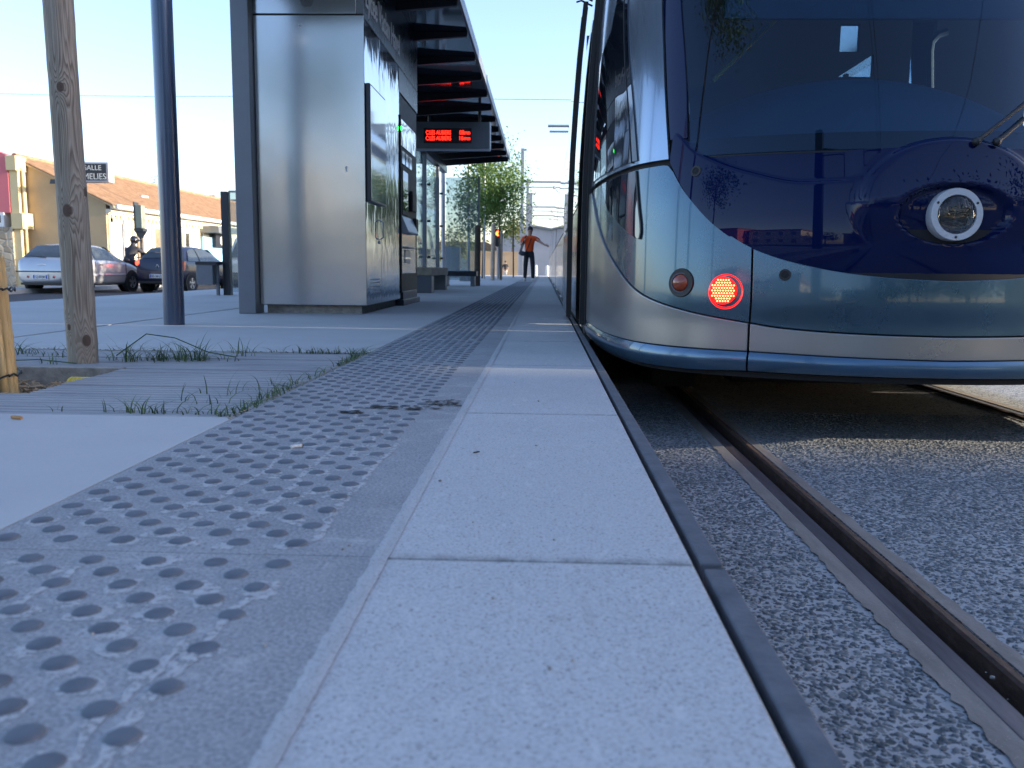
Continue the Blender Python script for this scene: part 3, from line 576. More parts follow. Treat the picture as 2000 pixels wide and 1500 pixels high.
# stake, lamp post, wrapped tree
def poles():
    c=Vector((-1.717,3.182,0)); top=Vector((-1.755,3.165,2.9))
    vd=Vector((c.x,c.y,0)).normalized(); side=Vector((vd.y,-vd.x,0))
    def surf(u,z): 
        q=max(-1,min(1,u)); cc=c.lerp(top,z/2.9); return tuple(cc+side*(q*.052)-vd*(.052*math.sqrt(1-q*q))+Vector((0,0,0)))
    kn=[(surf(-.25,.98)+(.014,)),(surf(-.35,.55)+(.018,)),(surf(.9,.62)+(.014,)),(surf(.3,.08)+(.017,)),(surf(-.75,.13)+(.009,))]
    kn=[(k[0],k[1],k[2],k[3]) for k in kn]
    root=empty('wooden_stake',(c.x,c.y,0),'weathered round wooden tree stake with dark knots standing in the ribbed deck','stake')
    m=MB(); pts=[];rs=[];rg=random.Random(4)
    for i in range(60):
        z=-.03+i*2.93/59; p=c.lerp(top,max(0,z)/2.9); p.z=z; pts.append(p+Vector((rg.uniform(-.0006,.0006),rg.uniform(-.0006,.0006),0))); rs.append(.0525+.0012*math.sin(z*5)+rg.uniform(-.0004,.0004)-.0015*z)
    m.tube(pts,rs,40); mat=M['stake_fn']('stake_wood',[(k[0]-c.x,k[1]-c.y,k[2],k[3]) for k in kn],0,0,((.18,.135,.095),(.43,.345,.25),(.50,.42,.32)))
    m.build('post',mat,root,smooth=60)
    # steel lamp post
    c=Vector((-2.24,5.22,0)); root=empty('lamp_post',c,'dark blue round steel lamp post rising beside the ticket kiosk','lamp post')
    m=MB(); m.lathe(c,(.0,0,1),[(.0605,0),(.0605,1.15)],48,cap=True); m.build('shaft',M['bluepole'],root,smooth=50)
    m=MB(); m.lathe(c+Vector((0,0,1.15)),(0,0,1),[(.0605,.0005),(.0600,.8),(.057,5.2),(.05,5.4)],48,cap=True); m.build('upper_shaft',M['bluepole'],root,smooth=50)
    m=MB(); m.tube([c+Vector((0,0,6.4)),c+Vector((.4,0,6.6)),c+Vector((1.2,0,6.65))],.03,12); m.build('arm',M['bluepole'],root)
    m=MB(); m.box(c.x+1.1,c.x+1.7,c.y-.13,c.y+.13,6.6,6.7); m.build('lantern',M['greymetal'],root,bevel=.02)
poles()
def crown(g,c,r,n,rg,size,flat=.85,clumps=26):
    cl=[]
    for i in range(clumps):
        d=Vector((rg.gauss(0,1),rg.gauss(0,1),rg.gauss(0,1))).normalized()*(rg.random()**.45); cl.append((Vector((c[0]+d.x*r[0],c[1]+d.y*r[1],c[2]+d.z*r[2])),rg.uniform(.16,.34)))
    for i in range(n):
        q,s=rg.choice(cl); p=q+Vector((rg.gauss(0,s*r[0]),rg.gauss(0,s*r[1]),rg.gauss(0,s*r[2]*.8)))
        L=size*rg.uniform(.6,1.3); w=L*.55; Mx=Matrix.Translation(p)@Euler((rg.uniform(-1.1,1.1),rg.uniform(-1.1,1.1),rg.uniform(0,6.3))).to_matrix().to_4x4()
        g.add([Mx@Vector(v) for v in ((-L/2,0,0),(0,-w/2,L*.08),(L/2,0,-.05*L),(0,w/2,L*.08))],[(0,1,2,3)])
    return cl
def tree(name,base,h,r,label,n=3000,size=.09,trunk=.05,leaf='leaf',group=None,zc=None,seed=1,clumps=26,cat='tree'):
    rg=random.Random(seed); b=Vector(base); root=empty(name,b,label,cat,group)
    zc=zc if zc is not None else h-r[2]; c=(b.x+rg.uniform(-.1,.1)*r[0],b.y,b.z+zc)
    g=MB(); cl=crown(g,c,r,n,rg,size,clumps=clumps); g.build('crown',M[leaf],root,smooth=0,recalc=False)
    t=MB(); mid=Vector((b.x+rg.uniform(-.05,.05),b.y,b.z+zc*.6)); tp=Vector((c[0],c[1],c[2]+r[2]*.6))
    t.tube([b,mid,Vector(c),tp],[trunk,trunk*.8,trunk*.55,trunk*.15],10)
    for q,s in cl[:max(6,clumps//2)]:
        k=rg.uniform(.5,1.); st=mid.lerp(Vector(c),k); t.tube([st,st.lerp(q,.5)+Vector((0,0,-.03*r[2])),q],[trunk*.35,trunk*.22,trunk*.08],6)
    t.build('trunk',M['bark'],root,smooth=50); return root
def wrapped_tree():
    b=(-1.835,2.56,-.1)
    tree('wrapped_tree',b,7.2,(1.0,1.0,1.2),'young tree standing in the pit, its trunk behind the bamboo guard',2600,.085,.045,'leaf',zc=6.2,seed=8)
    root=empty('bamboo_guard',(b[0],b[1],-.09),'bamboo cane guard tied with black wire round the tree in the mulch pit','trunk guard')
    rg=random.Random(6)
    for i in range(26):
        a=i*2*math.pi/26+rg.uniform(-.05,.05); r=.205
        x=b[0]+r*math.cos(a); y=b[1]+r*math.sin(a); lx=rg.uniform(-.02,.02); h=rg.uniform(.42,.50)
        m=MB(); pts=[];rs=[];w=rg.uniform(.0105,.0145); nodes=[rg.uniform(.05,.12)+k*.17 for k in range(4)]
        k=0.
        while k<=h: 
            near=min(abs(k-q) for q in nodes); pts.append((x-.035*math.cos(a)*k/h+lx*k/h,y-.02*math.sin(a)*k/h,-.1+k)); rs.append(w*(1.0+.16*max(0,1-near/.008))); k+=.008
        m.tube(pts,rs,10); m.build('cane',M['bamboo'],root,smooth=50)
    for z in (.02,.28):
        m=MB(); n=52; m.tube([(b[0]+(.222-.012*z)*math.cos(k*2*math.pi/n),b[1]+(.222-.012*z)*math.sin(k*2*math.pi/n),z+.006*math.sin(k*2.1)) for k in range(n+1)],.003,6); m.build('wire_tie',M['wire'],root)
wrapped_tree()
tree('platform_tree',(-3.3,.2,0),4.2,(.8,.8,.85),'young tree left of the camera, mirrored in the steel kiosk front',1500,.09,.04,'leaf','trees along the platform',zc=2.95,seed=33)
# ------------------------------------------------------------------ tram
def tram():
    root=empty('tram',(TC,6.,TR),'blue and silver low floor tram with navy windscreen stopped at the platform','tram')
    def patch(g,P,nu,nv,th,off,mi=0):
        """thin closed panel on the shell; P(a,b)->(s,z)"""
        w=nu+1; O=[];I=[]
        for j in range(nv+1):
            for i in range(nu+1):
                s,z=P(i/nu,j/nv); o=off(s,z) if callable(off) else off
                O.append(shell(s,z,o)); I.append(shell(s,z,o-th))
        n=len(O); fs=[]
        for j in range(nv):
            for i in range(nu):
                a=j*w+i; fs.append((a,a+1,a+w+1,a+w)); fs.append((n+a,n+a+w,n+a+w+1,n+a+1))
        def rim(idx):
            for a,b in zip(idx,idx[1:]): fs.append((a,n+a,n+b,b))
        rim([i for i in range(w)]); rim([nv*w+i for i in range(w)][::-1]); rim([j*w for j in range(nv+1)][::-1]); rim([j*w+nu for j in range(nv+1)])
        g.add(O+I,fs,mi)
    def cols(s0,s1,zl,zh): return lambda a,b:((lambda s:(s,zl(s)+(zh(s)-zl(s))*b))(s0+(s1-s0)*a))
    def rows(z0,z1,sl,sh): return lambda a,b:((lambda z:(sl(z)+(sh(z)-sl(z))*a,z))(z0+(z1-z0)*b))
    BT=[(0,.137),(.16,.139),(.37,.144),(.58,.156),(.683,.17),(.835,.191),(.97,.215),(1.148,.255),(1.29,.30),(1.466,.366),(1.783,.491),(2.0,.60),(2.2,.72),(2.3,.765)]
    BB=[(0,.05),(.36,.055),(.68,.061),(.96,.062),(1.27,.064),(1.74,.067),(2.15,.075),(2.6,.08)]
    ZL=[(0,-.012),(.7,-.012),(.9,-.02),(1.08,-.02),(1.5,-.014),(1.97,-.004),(2.45,.0)]
    CB=[(0,.343),(.188,.351),(.36,.369),(.535,.404),(.682,.454),(.778,.51),(.87,.584),(.935,.649),(.983,.711),(1.022,.779)]
    CT=[(0,.806),(.3,.793),(.539,.804),(.781,.827),(.90,.845),(.95,.862),(.985,.892),(1.0,.895),(1.016,.84),(1.022,.80)]
    A=abs
    bt=lambda s:smooth(BT,A(s)); bb=lambda s:smooth(BB,A(s)); zl=lambda s:smooth(ZL,A(s)); cb=lambda s:smooth(CB,A(s)); ct=lambda s:smooth(CT,A(s))
    SE=2.44; G=.0035; SM=.683
    def panel(name,mat,f,nu,nv,th=.012,off=0.,bev=.003):
        g=MB(); patch(g,f,nu,nv,th,off); return g.build(name,mat,root,bevel=bev,smooth=35)
    segs=[(-SE,-SM-G),(-SM+G,SM-G),(SM+G,SE)]
    for k,(a,b) in enumerate(segs):
        n=40 if k!=1 else 44
        lipo=lambda s,z:.016*math.cos(max(-1,min(1,(z-(zl(s)+bb(s))/2)/((bb(s)-zl(s))*.5+1e-6)))*1.25)
        panel('bumper_lip',M['tramlip'],cols(a,b,zl,lambda s:bb(s)-.001),n,12,.03,lipo,.002)
        panel('bumper_band',M['tramgrey'],cols(a,b,lambda s:bb(s)+.001,lambda s:bt(s)-.004),n,10,.03,.009,.004)
    # blue body panels
    panel('centre_panel',M['tramblue'],cols(-SM+G,SM-G,bt,lambda s:cb(s)-.011),44,22)
    for sg in (1,-1):
        g=MB(); top=lambda s:(cb(s)-.011 if A(s)<.99 else smooth([(.99,lerp(CB,.99)-.011),(1.03,.765),(1.05,.772),(2.5,.768)],A(s)))
        f=cols(SM+G,2.28,bt,top); f2=(lambda a,b,f=f:(lambda q:(q[0]*sg,q[1]))(f(a,b)))
        panel('corner_panel',M['tramblue'],f2,64,22)
        # pillar and upper side
        sL=lambda z:smooth([(.79,1.034),(1.03,1.056),(1.25,1.07),(1.48,1.082),(2.,1.09),(2.9,1.06)],z)
        f=rows(.795,2.9,sL,lambda z:SE); f2=(lambda a,b,f=f:(lambda q:(q[0]*sg,q[1]))(f(a,b))); panel('side_panel',M['tramupper'],f2,34,30)
        # windscreen mask, painted navy
        f=rows(.87,2.75,lambda z:smooth([(.87,.945),(1.05,.947),(1.23,.957),(1.46,.974),(2.,.985),(2.75,.965)],z),lambda z:sL(z)-.014); f2=(lambda a,b,f=f:(lambda q:(q[0]*sg,q[1]))(f(a,b))); panel('windscreen_mask',M['mask'],f2,8,26,.01,0)
        # cab side window, quarter light
        R1=[(.805,1.24),(1.07,1.301),(1.325,1.372),(1.586,1.415),(2.,1.46),(2.3,1.49)]; L1=[(.805,2.28),(.958,2.261),(1.114,2.266),(1.344,2.30),(1.40,2.24),(1.43,2.16),(1.5,1.80),(1.643,1.657),(2.,1.6),(2.3,1.57)]
        f=rows(.81,2.3,lambda z:smooth(R1,z),lambda z:lerp(L1,z)); f2=(lambda a,b,f=f:(lambda q:(q[0]*sg,q[1]))(f(a,b))); panel('side_window',M['sideglass'],f2,26,60,.01,.006,.002)
        R2=[(.487,1.217),(.514,1.207),(.62,1.228),(.768,1.259)]; L2=[(.487,1.235),(.50,1.28),(.541,1.405),(.643,1.717),(.768,1.875)]
        f=rows(.488,.768,lambda z:smooth(R2,z),lambda z:lerp(L2,z)); f2=(lambda a,b,f=f:(lambda q:(q[0]*sg,q[1]))(f(a,b))); panel('quarter_light',M['sideglass'],f2,20,26,.01,.006,.002)
        f=rows(.484,.768,lambda z:smooth(R2,z)-.012,lambda z:smooth(R2,z)-.001); f2=(lambda a,b,f=f:(lambda q:(q[0]*sg,q[1]))(f(a,b))); panel('quarter_light_seal',M['black'],f2,2,20,.01,.007,.001)
        f=rows(.805,2.3,lambda z:smooth(R1,z)+.055,lambda z:smooth(R1,z)+.062); f2=(lambda a,b,f=f:(lambda q:(q[0]*sg,q[1]))(f(a,b))); panel('window_bar',M['black'],f2,2,20,.01,.009,.001)
    # cowl with swelling round the headlamp and an eye shaped hollow
    EZ=.562
    def cowl_off(s,z):
        o=.004
        e=math.hypot(s/.345,(z-.60)/.255)                    # raised dome round the lamp
        if z>.60: e=math.hypot(s/.335,(z-.60)/.235)
        t=max(0,min(1,(1.03-e)/.16)); f=max(0,min(1,(z-.45)/.17)); o+=.030*t*t*(3-2*t)*f*f*(3-2*f)
        q=math.hypot(s/.198,(z-EZ)/.103); t=max(0,min(1,(1.0-q)/.10)); o-=.034*t*t*(3-2*t)
        if z<.57: o-=.026*((.57-z)/.21)**2
        # long scoop under the windscreen, both sides
        lo=smooth([(.28,.70),(.36,.675),(.5,.672),(.7,.715),(.9,.80),(.98,.87)],A(s)); d=z-lo
        if A(s)>.3: 
            k=min(1,(A(s)-.3)/.06)*min(1,max(0,(.99-A(s))/.1)); t=max(0,min(1,d/.022)); o-=.013*k*t*t*(3-2*t)
        return o
    g=MB(); patch(g,cols(-1.022,1.022,lambda s:cb(s)-.018*min(1,max(0,(1.0-A(s))/.15)),ct),150,96,.012,cowl_off); g.build('nose_cowl',M['navy'],root,smooth=50)
    # dome crest, rising over the base of the windscreen
    def crest(a,b):
        s=-.335+.67*a; e=math.sqrt(max(0,1-(s/.335)**2)); z0=smooth(CT,A(s))-.006; z1=max(z0+.001,.60+.232*e); return (s,z0+(z1-z0)*b)
    g=MB(); patch(g,crest,60,8,.03,cowl_off); g.build('cowl_crest',M['navy'],root,smooth=50)
    # windscreen
    we=lambda z:smooth([(.78,.935),(.9,.936),(1.05,.942),(1.23,.953),(1.46,.97),(2.,.98),(2.75,.96)],z)
    g=MB(); patch(g,rows(.796,2.75,lambda z:-we(z)+.002,lambda z:we(z)-.002),60,50,.006,0.); g.build('windscreen',M['windscreen'],root,smooth=50)
    g=MB(); patch(g,rows(.79,.862,lambda z:-we(z)+.004,lambda z:we(z)-.004),60,4,.004,-.008); g.build('windscreen_border',M['black'],root,smooth=50)
    g=MB(); patch(g,rows(2.76,2.98,lambda z:-1.0,lambda z:1.0),40,10,.02,0.); g.build('front_roof',M['tramblue'],root,smooth=50)
    # black substructure behind all the gaps
    g=MB()
    patch(g,rows(-.004,.86,lambda z:-SE,lambda z:SE),90,24,.01,-.022)
    for sg in (1,-1): patch(g,lambda a,b:(lambda q:(q[0]*sg,q[1]))(rows(.86,2.95,lambda z:.985,lambda z:SE)(a,b)),20,24,.01,-.022)
    g.build('substructure',M['void'],root,smooth=40)
    # lamps -------------------------------------------------------------
    def frame(s,z,off=0):
        p=Vector(shell(s,z,off)); a=Vector(shell(s+.01,z,off)); b=Vector(shell(s,z+.01,off)); sx=(a-p).normalized(); n=sx.cross((b-p).normalized()).normalized()
        if n.y>0: n=-n
        up=n.cross(sx).normalized()
        if up.z<0: up=-up
        return p,sx,up,n
    yax=Vector((0,-1,0))
    p=Vector((TC,3.131,.562)); n=Vector((0.02,-1,.03)).normalized()
    g=MB(); g.lathe(p+n*-.01,n,[(.066,.012),(.068,.018),(.089,.018),(.091,.014),(.091,-.05)],48); hl=g.build('headlamp',M['ring'],root,smooth=35)
    g=MB(); g.lathe(p+n*-.03,n,[(.0,-.045),(.03,-.038),(.052,-.015),(.066,.03)],40); g.build('reflector',M['reflector'],hl)
    g=MB(); g.lathe(p+n*.001,n,[(.0655,-.002),(.0655,.004),(.055,.011),(.03,.0155),(.0001,.0165)],40); g.lathe(p+n*.001,n,[(.0655,-.002),(.0001,-.002)],40); g.build('lens',M['lens'],hl,smooth=60)
    u=n.orthogonal().normalized(); w=n.cross(u)
    for k in range(3):
        a=math.pi*2*k/3+.52; up=Vector((0,0,1)); rt=up.cross(n).normalized(); q=p+n*.008+(rt*math.cos(a)+n.cross(rt)*math.sin(a))*.0785
        g=MB(); g.lathe(q,n,[(.0045,0),(.0045,.0015),(.0001,.0015)],10); g.build('screw',M['black'],hl)
    for sg in (1,-1):
        # indicator
        p,sx,up,n0=frame(.962*sg,.312,.0); n=(n0+Vector((0,-.8,0))).normalized()
        g=MB(); g.lathe(p-n0*.004,n0,[(.0001,.006),(.048,.008),(.054,.0085),(.056,.005),(.056,-.01)],36); q=g.build('indicator_lamp',M['black'],root,smooth=35)
        g=MB(); g.lathe(p-n*.02,n,[(.034,.0),(.034,.028),(.039,.028),(.039,.0)],32); g.build('lamp_ring',M['tramblue'],q)
        g=MB(); g.lathe(p-n*.02,n,[(.0335,.0),(.0335,.026),(.026,.036),(.014,.042),(.0001,.044)],32); g.build('amber_lens',M['amberlens'],q,smooth=60)
        # tail lamp
        p,sx,up,n=frame(.79*sg,.286,.0); n2=(n+Vector((0,-2.2,0))).normalized(); rt=Vector((0,0,1)).cross(n2).normalized()*-1; rt=Vector((1,0,0)) - n2*n2.x; rt.normalize(); uu=n2.cross(rt); uu=uu if uu.z>0 else -uu
        g=MB(); c=p+rt*.012-uu*.004; g.lathe(c-n*.012,n,[(.0001,.006),(.055,.010),(.062,.0165),(.066,.0175),(.066,-.01)],40); q=g.build('tail_lamp',M['redlens'],root,smooth=35)
        g=MB(); g.lathe(p-n2*.015,n2,[(.052,.0),(.052,.036),(.048,.040),(.0001,.041)],40); g.build('red_lens',M['redlens'],q,smooth=40)
        g=MB()
        for iy in range(-4,5):
            for ix in range(-4,5):
                x=(ix+(.5 if iy%2 else 0))*.0098; y=iy*.0098
                if math.hypot(x,y)>.044: continue
                g.lathe(p+n2*.0262+rt*x+uu*y,n2,[(.0036,0),(.0026,.0016),(.0001,.0022)],8)
        g.build('led_array',M['ledpoint'],q)
        # small sensor holes
        for (s,z,par) in ((.564,.347,0.),(.903,.736,.004)):
            p,sx,up,n=frame(s*sg,z,par); g=MB(); g.lathe(p-n*.008,n,[(.012,.002),(.0135,.0105),(.021,.0105),(.0215,.008),(.0215,-.004)],24); q=g.build('sensor_port',M['black'],root,smooth=35)
            g=MB(); g.lathe(p-n*.008,n,[(.0135,.0085),(.007,.0095),(.0001,.010)],16); g.build('sensor_lens',M['void'],q)
    # wipers
    for dx in (0,.07):
        a=Vector(shell(-.06-dx*1.0,.80,.045)); b=Vector(shell(-.42-dx*.9,1.06,.05)); c=Vector(shell(-.78-dx*.6,1.3,.04))
        g=MB(); g.tube([a,a.lerp(b,.25),b,c],[.009,.007,.006,.005],8); g.sphere(a,(.015,.015,.015),10,8); g.build('wiper_arm',M['black'],root)
    a=Vector(shell(-.5,1.5,.02)); b=Vector(shell(-.95,1.0,.02)); g=MB(); g.tube([a,Vector(shell(-.72,1.26,.02)),b],.008,8); g.build('wiper_blade',M['black'],root)
    # cab interior : dashboard hood, seat, bulkhead with openings, yellow rail
    g=MB(); g.grid(lambda a,b:(TC+.94*(2*a-1),3.46+.42*(2*a-1)**2+.95*b,.80+(.06+.40*max(0,1-(2*a-1)**2)**.6)*max(0,math.sin(math.pi/2*b))**.75),40,16); g.build('dashboard',M['dash'],root,smooth=60)
    g=MB(); 0 and g.grid(lambda a,b:(TC+.03+.92*math.cos(math.pi*a)*-1,4.02-.62*math.sin(math.pi*a)*math.sin(math.pi*.5*b),.80+.47*max(0,math.sin(math.pi*a))**.7*max(0,math.cos(math.pi*.5*b))**.8),40,16); 0 and g.grid(lambda a,b:(TC+.03-.92*math.cos(math.pi*a),4.02+.5*math.sin(math.pi*a)*b,.80+.47*max(0,math.sin(math.pi*a))**.7*(1-.4*b)),40,6)
    g=MB(); g.box(TC-.85,TC+.85,3.62,4.7,.6,.76); g.build('cab_floor_box',M['cabdark'],root)
    b=MB(); yb=4.95
    def bx(x0,x1,z0,z1): b.box(x0,x1,yb,yb+.04,z0,z1)
    # openings kept where the far side windows show through from the front
    q=lambda x,y:(atY(x,y,yb)[0],atY(x,y,yb)[2])
    xa,zl=q(1637,150); xb,zm=q(1678,101); xc,zh=q(1711,47); zn=q(1637,105)[1]; xd,zp=q(1775,166); xe,zq=q(1831,40)
    bx(.30,xa,0,2.6); bx(xa,xc,0,zl); bx(xa,xc,zn,zm); bx(xb,xc,zm,zh); bx(xa,xc,zh,2.6); bx(xc,xd,0,2.6); bx(xd,xe,0,zp); bx(xd,xe,zq,2.6); bx(xe,2.58,0,2.6)
    b.prism([(xa,zl),(xa,zn),(xc,zn)],yb,yb+.04,'y')
    b.build('cab_bulkhead',M['cabdark'],root)
    g=MB(); g.box(TC-1.0,TC+1.0,3.9,5.2,2.55,2.6); g.build('cab_ceiling',M['cabdark'],root)
    g=MB(); g.box(atY(1415,35,4.25)[0],2.42,4.25,4.28,atY(1600,36,4.25)[2],2.3); g.build('sun_blind',M['dash'],root)
    g=MB(); g.tube([(.83,4.55,1.30),(1.25,4.7,1.72)],.012,10); g.build('handrail',M['cabyellow'],root)
    g=MB(); g.tube([atY(1816,200,4.9),atY(1816,100,4.9),atY(1819,82,4.9),atY(1832,68,4.9),atY(1850,62,4.9)],.02,10); g.build('grab_pole',M['cabdark'],root)
    g=MB(); g.box(1.2,1.7,4.35,4.8,.7,1.25); g.build('driver_seat',M['cabdark'],root,bevel=.05)
    # rear saloons ----------------------------------------------------
    def sect(z): return TC-1.19*smooth([(-.2,1.),(.6,1.),(.9,.997),(1.5,.975),(2.,.94),(2.4,.89),(2.75,.78),(2.95,.6),(3.05,.3)],z)
    zs=[-.12,0,.3,.6,.8]; zw=[.84,1.1,1.4,1.7,1.98]; zt=[2.02,2.2,2.4,2.6,2.75,2.87,2.96,3.03]
    def band(g,zz,y0,y1,off=0.,side=0):
        for sg in ((1,-1) if not side else (side,)):
            for a,c in zip(zz,zz[1:]):
                xa=TC+(sect(a)-TC-off)*sg; xc=TC+(sect(c)-TC-off)*sg; xi=.03*sg
                g.add([(xa,y0,a),(xa,y1,a),(xc,y1,c),(xc,y0,c),(xa+xi,y0,a),(xa+xi,y1,a),(xc+xi,y1,c),(xc+xi,y0,c)],[(0,1,2,3),(4,7,6,5),(0,4,5,1),(3,2,6,7),(0,3,7,4),(1,5,6,2)])
    y0=5.02
    # door bay
    DO=(5.06,6.28)
    for sd in (1,-1):
        g=MB(); band(g,[-.12,0],y0,DO[1]+.1,0,sd); g.build('door_threshold',M['tramblue'],root,smooth=40)
        g=MB(); band(g,[2.06]+zt[1:],y0,DO[1]+.1,0,sd); g.build('door_header',M['tramupper'],root,smooth=40)
    g=MB(); band(g,[0,.3,.6,.8,1.1,1.4,1.7,2.06],4.86,5.03,.008,1); g.build('door_jamb',M['black'],root,smooth=40)
    g=MB(); band(g,[0,.3,.6,.8,1.1,1.4,1.7,2.06],DO[1],DO[1]+.1,.004,1); g.build('door_jamb',M['black'],root,smooth=40)
    # open plug leaves, slid out along the body
    for (ya,yc,nm) in ((5.72,6.95,'door_leaf'),):
        off=.085
        lf=MB(); band(lf,[.06,.3,.6,.8,1.1,1.4,1.7,1.95,2.0],ya+.05,yc,off,1); lo=lf.build(nm,M['tramblue'],root,smooth=40)
        lf=MB(); band(lf,[.6,.8,1.1,1.4,1.7,1.95],ya+.09,yc-.06,off+.006,1); lf.build('door_glass',M['sideglass'],lo,smooth=40)
        lf=MB(); band(lf,[.05,.3,.6,.9,1.2,1.5,1.8,2.02],ya,ya+.05,off+.004,1); lf.build('door_seal',M['black'],lo,smooth=40)
        lf=MB()
        for z in (2.03,2.0): lf.tube([(sect(2.)-.03,ya+.03,z),(sect(2.)-.10,ya+.02,z+.03),(sect(2.)-.13,ya-.02,z+.01)],.006,6)
        lf.build('door_bracket',M['black'],lo)
    lf=MB(); band(lf,[.05,.3,.6,.9,1.2,1.5,1.8,2.04],4.92,4.97,.034,1); lf.build('door_edge_seal',M['black'],root,smooth=40)
    # right hand door bay is closed, with a narrow gap added to throw a sun strip on the platform
    g=MB(); band(g,[0,.3,.6,.8,1.1,1.4,1.7,2.06],y0,5.66,0,-1); band(g,[0,.3,.6,.8,1.1,1.4,1.7,2.06],5.73,DO[1]+.1,0,-1); g.build('closed_door',M['sideglass'],root,smooth=40)
    mods=[(6.38,10.5),(11.0,17.5),(18.0,25.5),(26.0,33.5),(34.0,41.0)]
    for k,(a,c) in enumerate(mods):
        g=MB(); band(g,zs,a,c); g.build('lower_side',M['tramsilver'],root,smooth=40)
        g=MB(); band(g,zt,a,c,0,1); band(g,zt if k else [2.42,2.6,2.75,2.87,2.96,3.03],a,c,0,-1); g.build('roof_side',M['tramsilver'],root,smooth=40)
        g=MB(); g.box(TC-.5,TC+.5,a,c,3.0,3.06); g.box(TC-.75,TC+.75,a+.4,c-.4,3.05,3.3); g.build('roof',M['tramgrey'],root,bevel=.03)
        n=max(3,int((c-a)/1.35)); w=(c-a)/n
        for i in range(n):
            ya,yc=a+i*w+.03,a+(i+1)*w-.03
            g=MB(); band(g,[.81]+zw+[2.01],ya,yc,.006,1); g.build('window',M['sideglass'],root,smooth=40)
            if k>0: 
                g=MB(); band(g,[.81]+zw+[2.01],ya,yc,.006,-1); g.build('window',M['sideglass'],root,smooth=40)
        for i in range(n+1):
            for sd in (1,-1):
                g=MB(); band(g,[.8]+zw+[2.02],max(a,a+i*w-.03),min(c,a+i*w+.03),.001,sd); g.build('window_pillar',M['black'],root,smooth=40)
        for yy in ((a+1.2,c-1.4) if k in (1,2) else ()):
            g=MB(); g.box(.20,.26,yy-.45,yy+.45,-.05,-.01); g.build('door_sill',M['ring'],root,bevel=.004)
        if k==0:   # clear panes on the far side of the first saloon
            g=MB(); band(g,[.84,1.4,1.98,2.4],a+.05,10.4,.0,-1); g.build('clear_window',M['clear'],root)
    for a,c in [(10.5,11.),(17.5,18.),(25.5,26.),(33.5,34.)]:
        g=MB()
        for i in range(5):
            yy=a+i*(c-a)/5; band(g,zs+zw+zt,yy+.01,yy+(c-a)/5-.01,-.05 if i%2 else -.09)
        g.build('gangway_bellows',M['black'],root,smooth=40)
    # interior walls and underframe keep the saloon dark
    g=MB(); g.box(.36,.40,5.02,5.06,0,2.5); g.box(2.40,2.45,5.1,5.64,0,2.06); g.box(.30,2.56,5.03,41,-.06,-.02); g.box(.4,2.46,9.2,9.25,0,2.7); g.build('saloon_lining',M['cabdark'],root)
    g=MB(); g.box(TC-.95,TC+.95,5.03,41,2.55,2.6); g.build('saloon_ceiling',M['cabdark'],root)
    g=MB(); g.box(.48,2.4,4.4,41.,-.1,-.045); pp=[shell(-SE+2*SE*i/80,-.01,-.035)[:2] for i in range(81)]; g.prism(pp,-.04,-.02,'z'); g.build('underframe',M['void'],root)
    g=MB(); g.box(1.0,2.2,4.6,6.2,-.22,-.1); g.box(.62,.86,4.9,5.6,-.29,-.1); g.build('bogie',M['void'],root)
    g=MB(); patch(g,rows(-.215,-.03,lambda z:-.93,lambda z:-SE),40,2,.02,-.03); g.box(2.56,2.59,4.85,41,-.215,-.045); g.build('far_skirt',M['void'],root)
    g=MB(); g.box(.275,.32,5.0,6.35,-.26,-.12); g.build('step_skirt',M['void'],root)
tram()
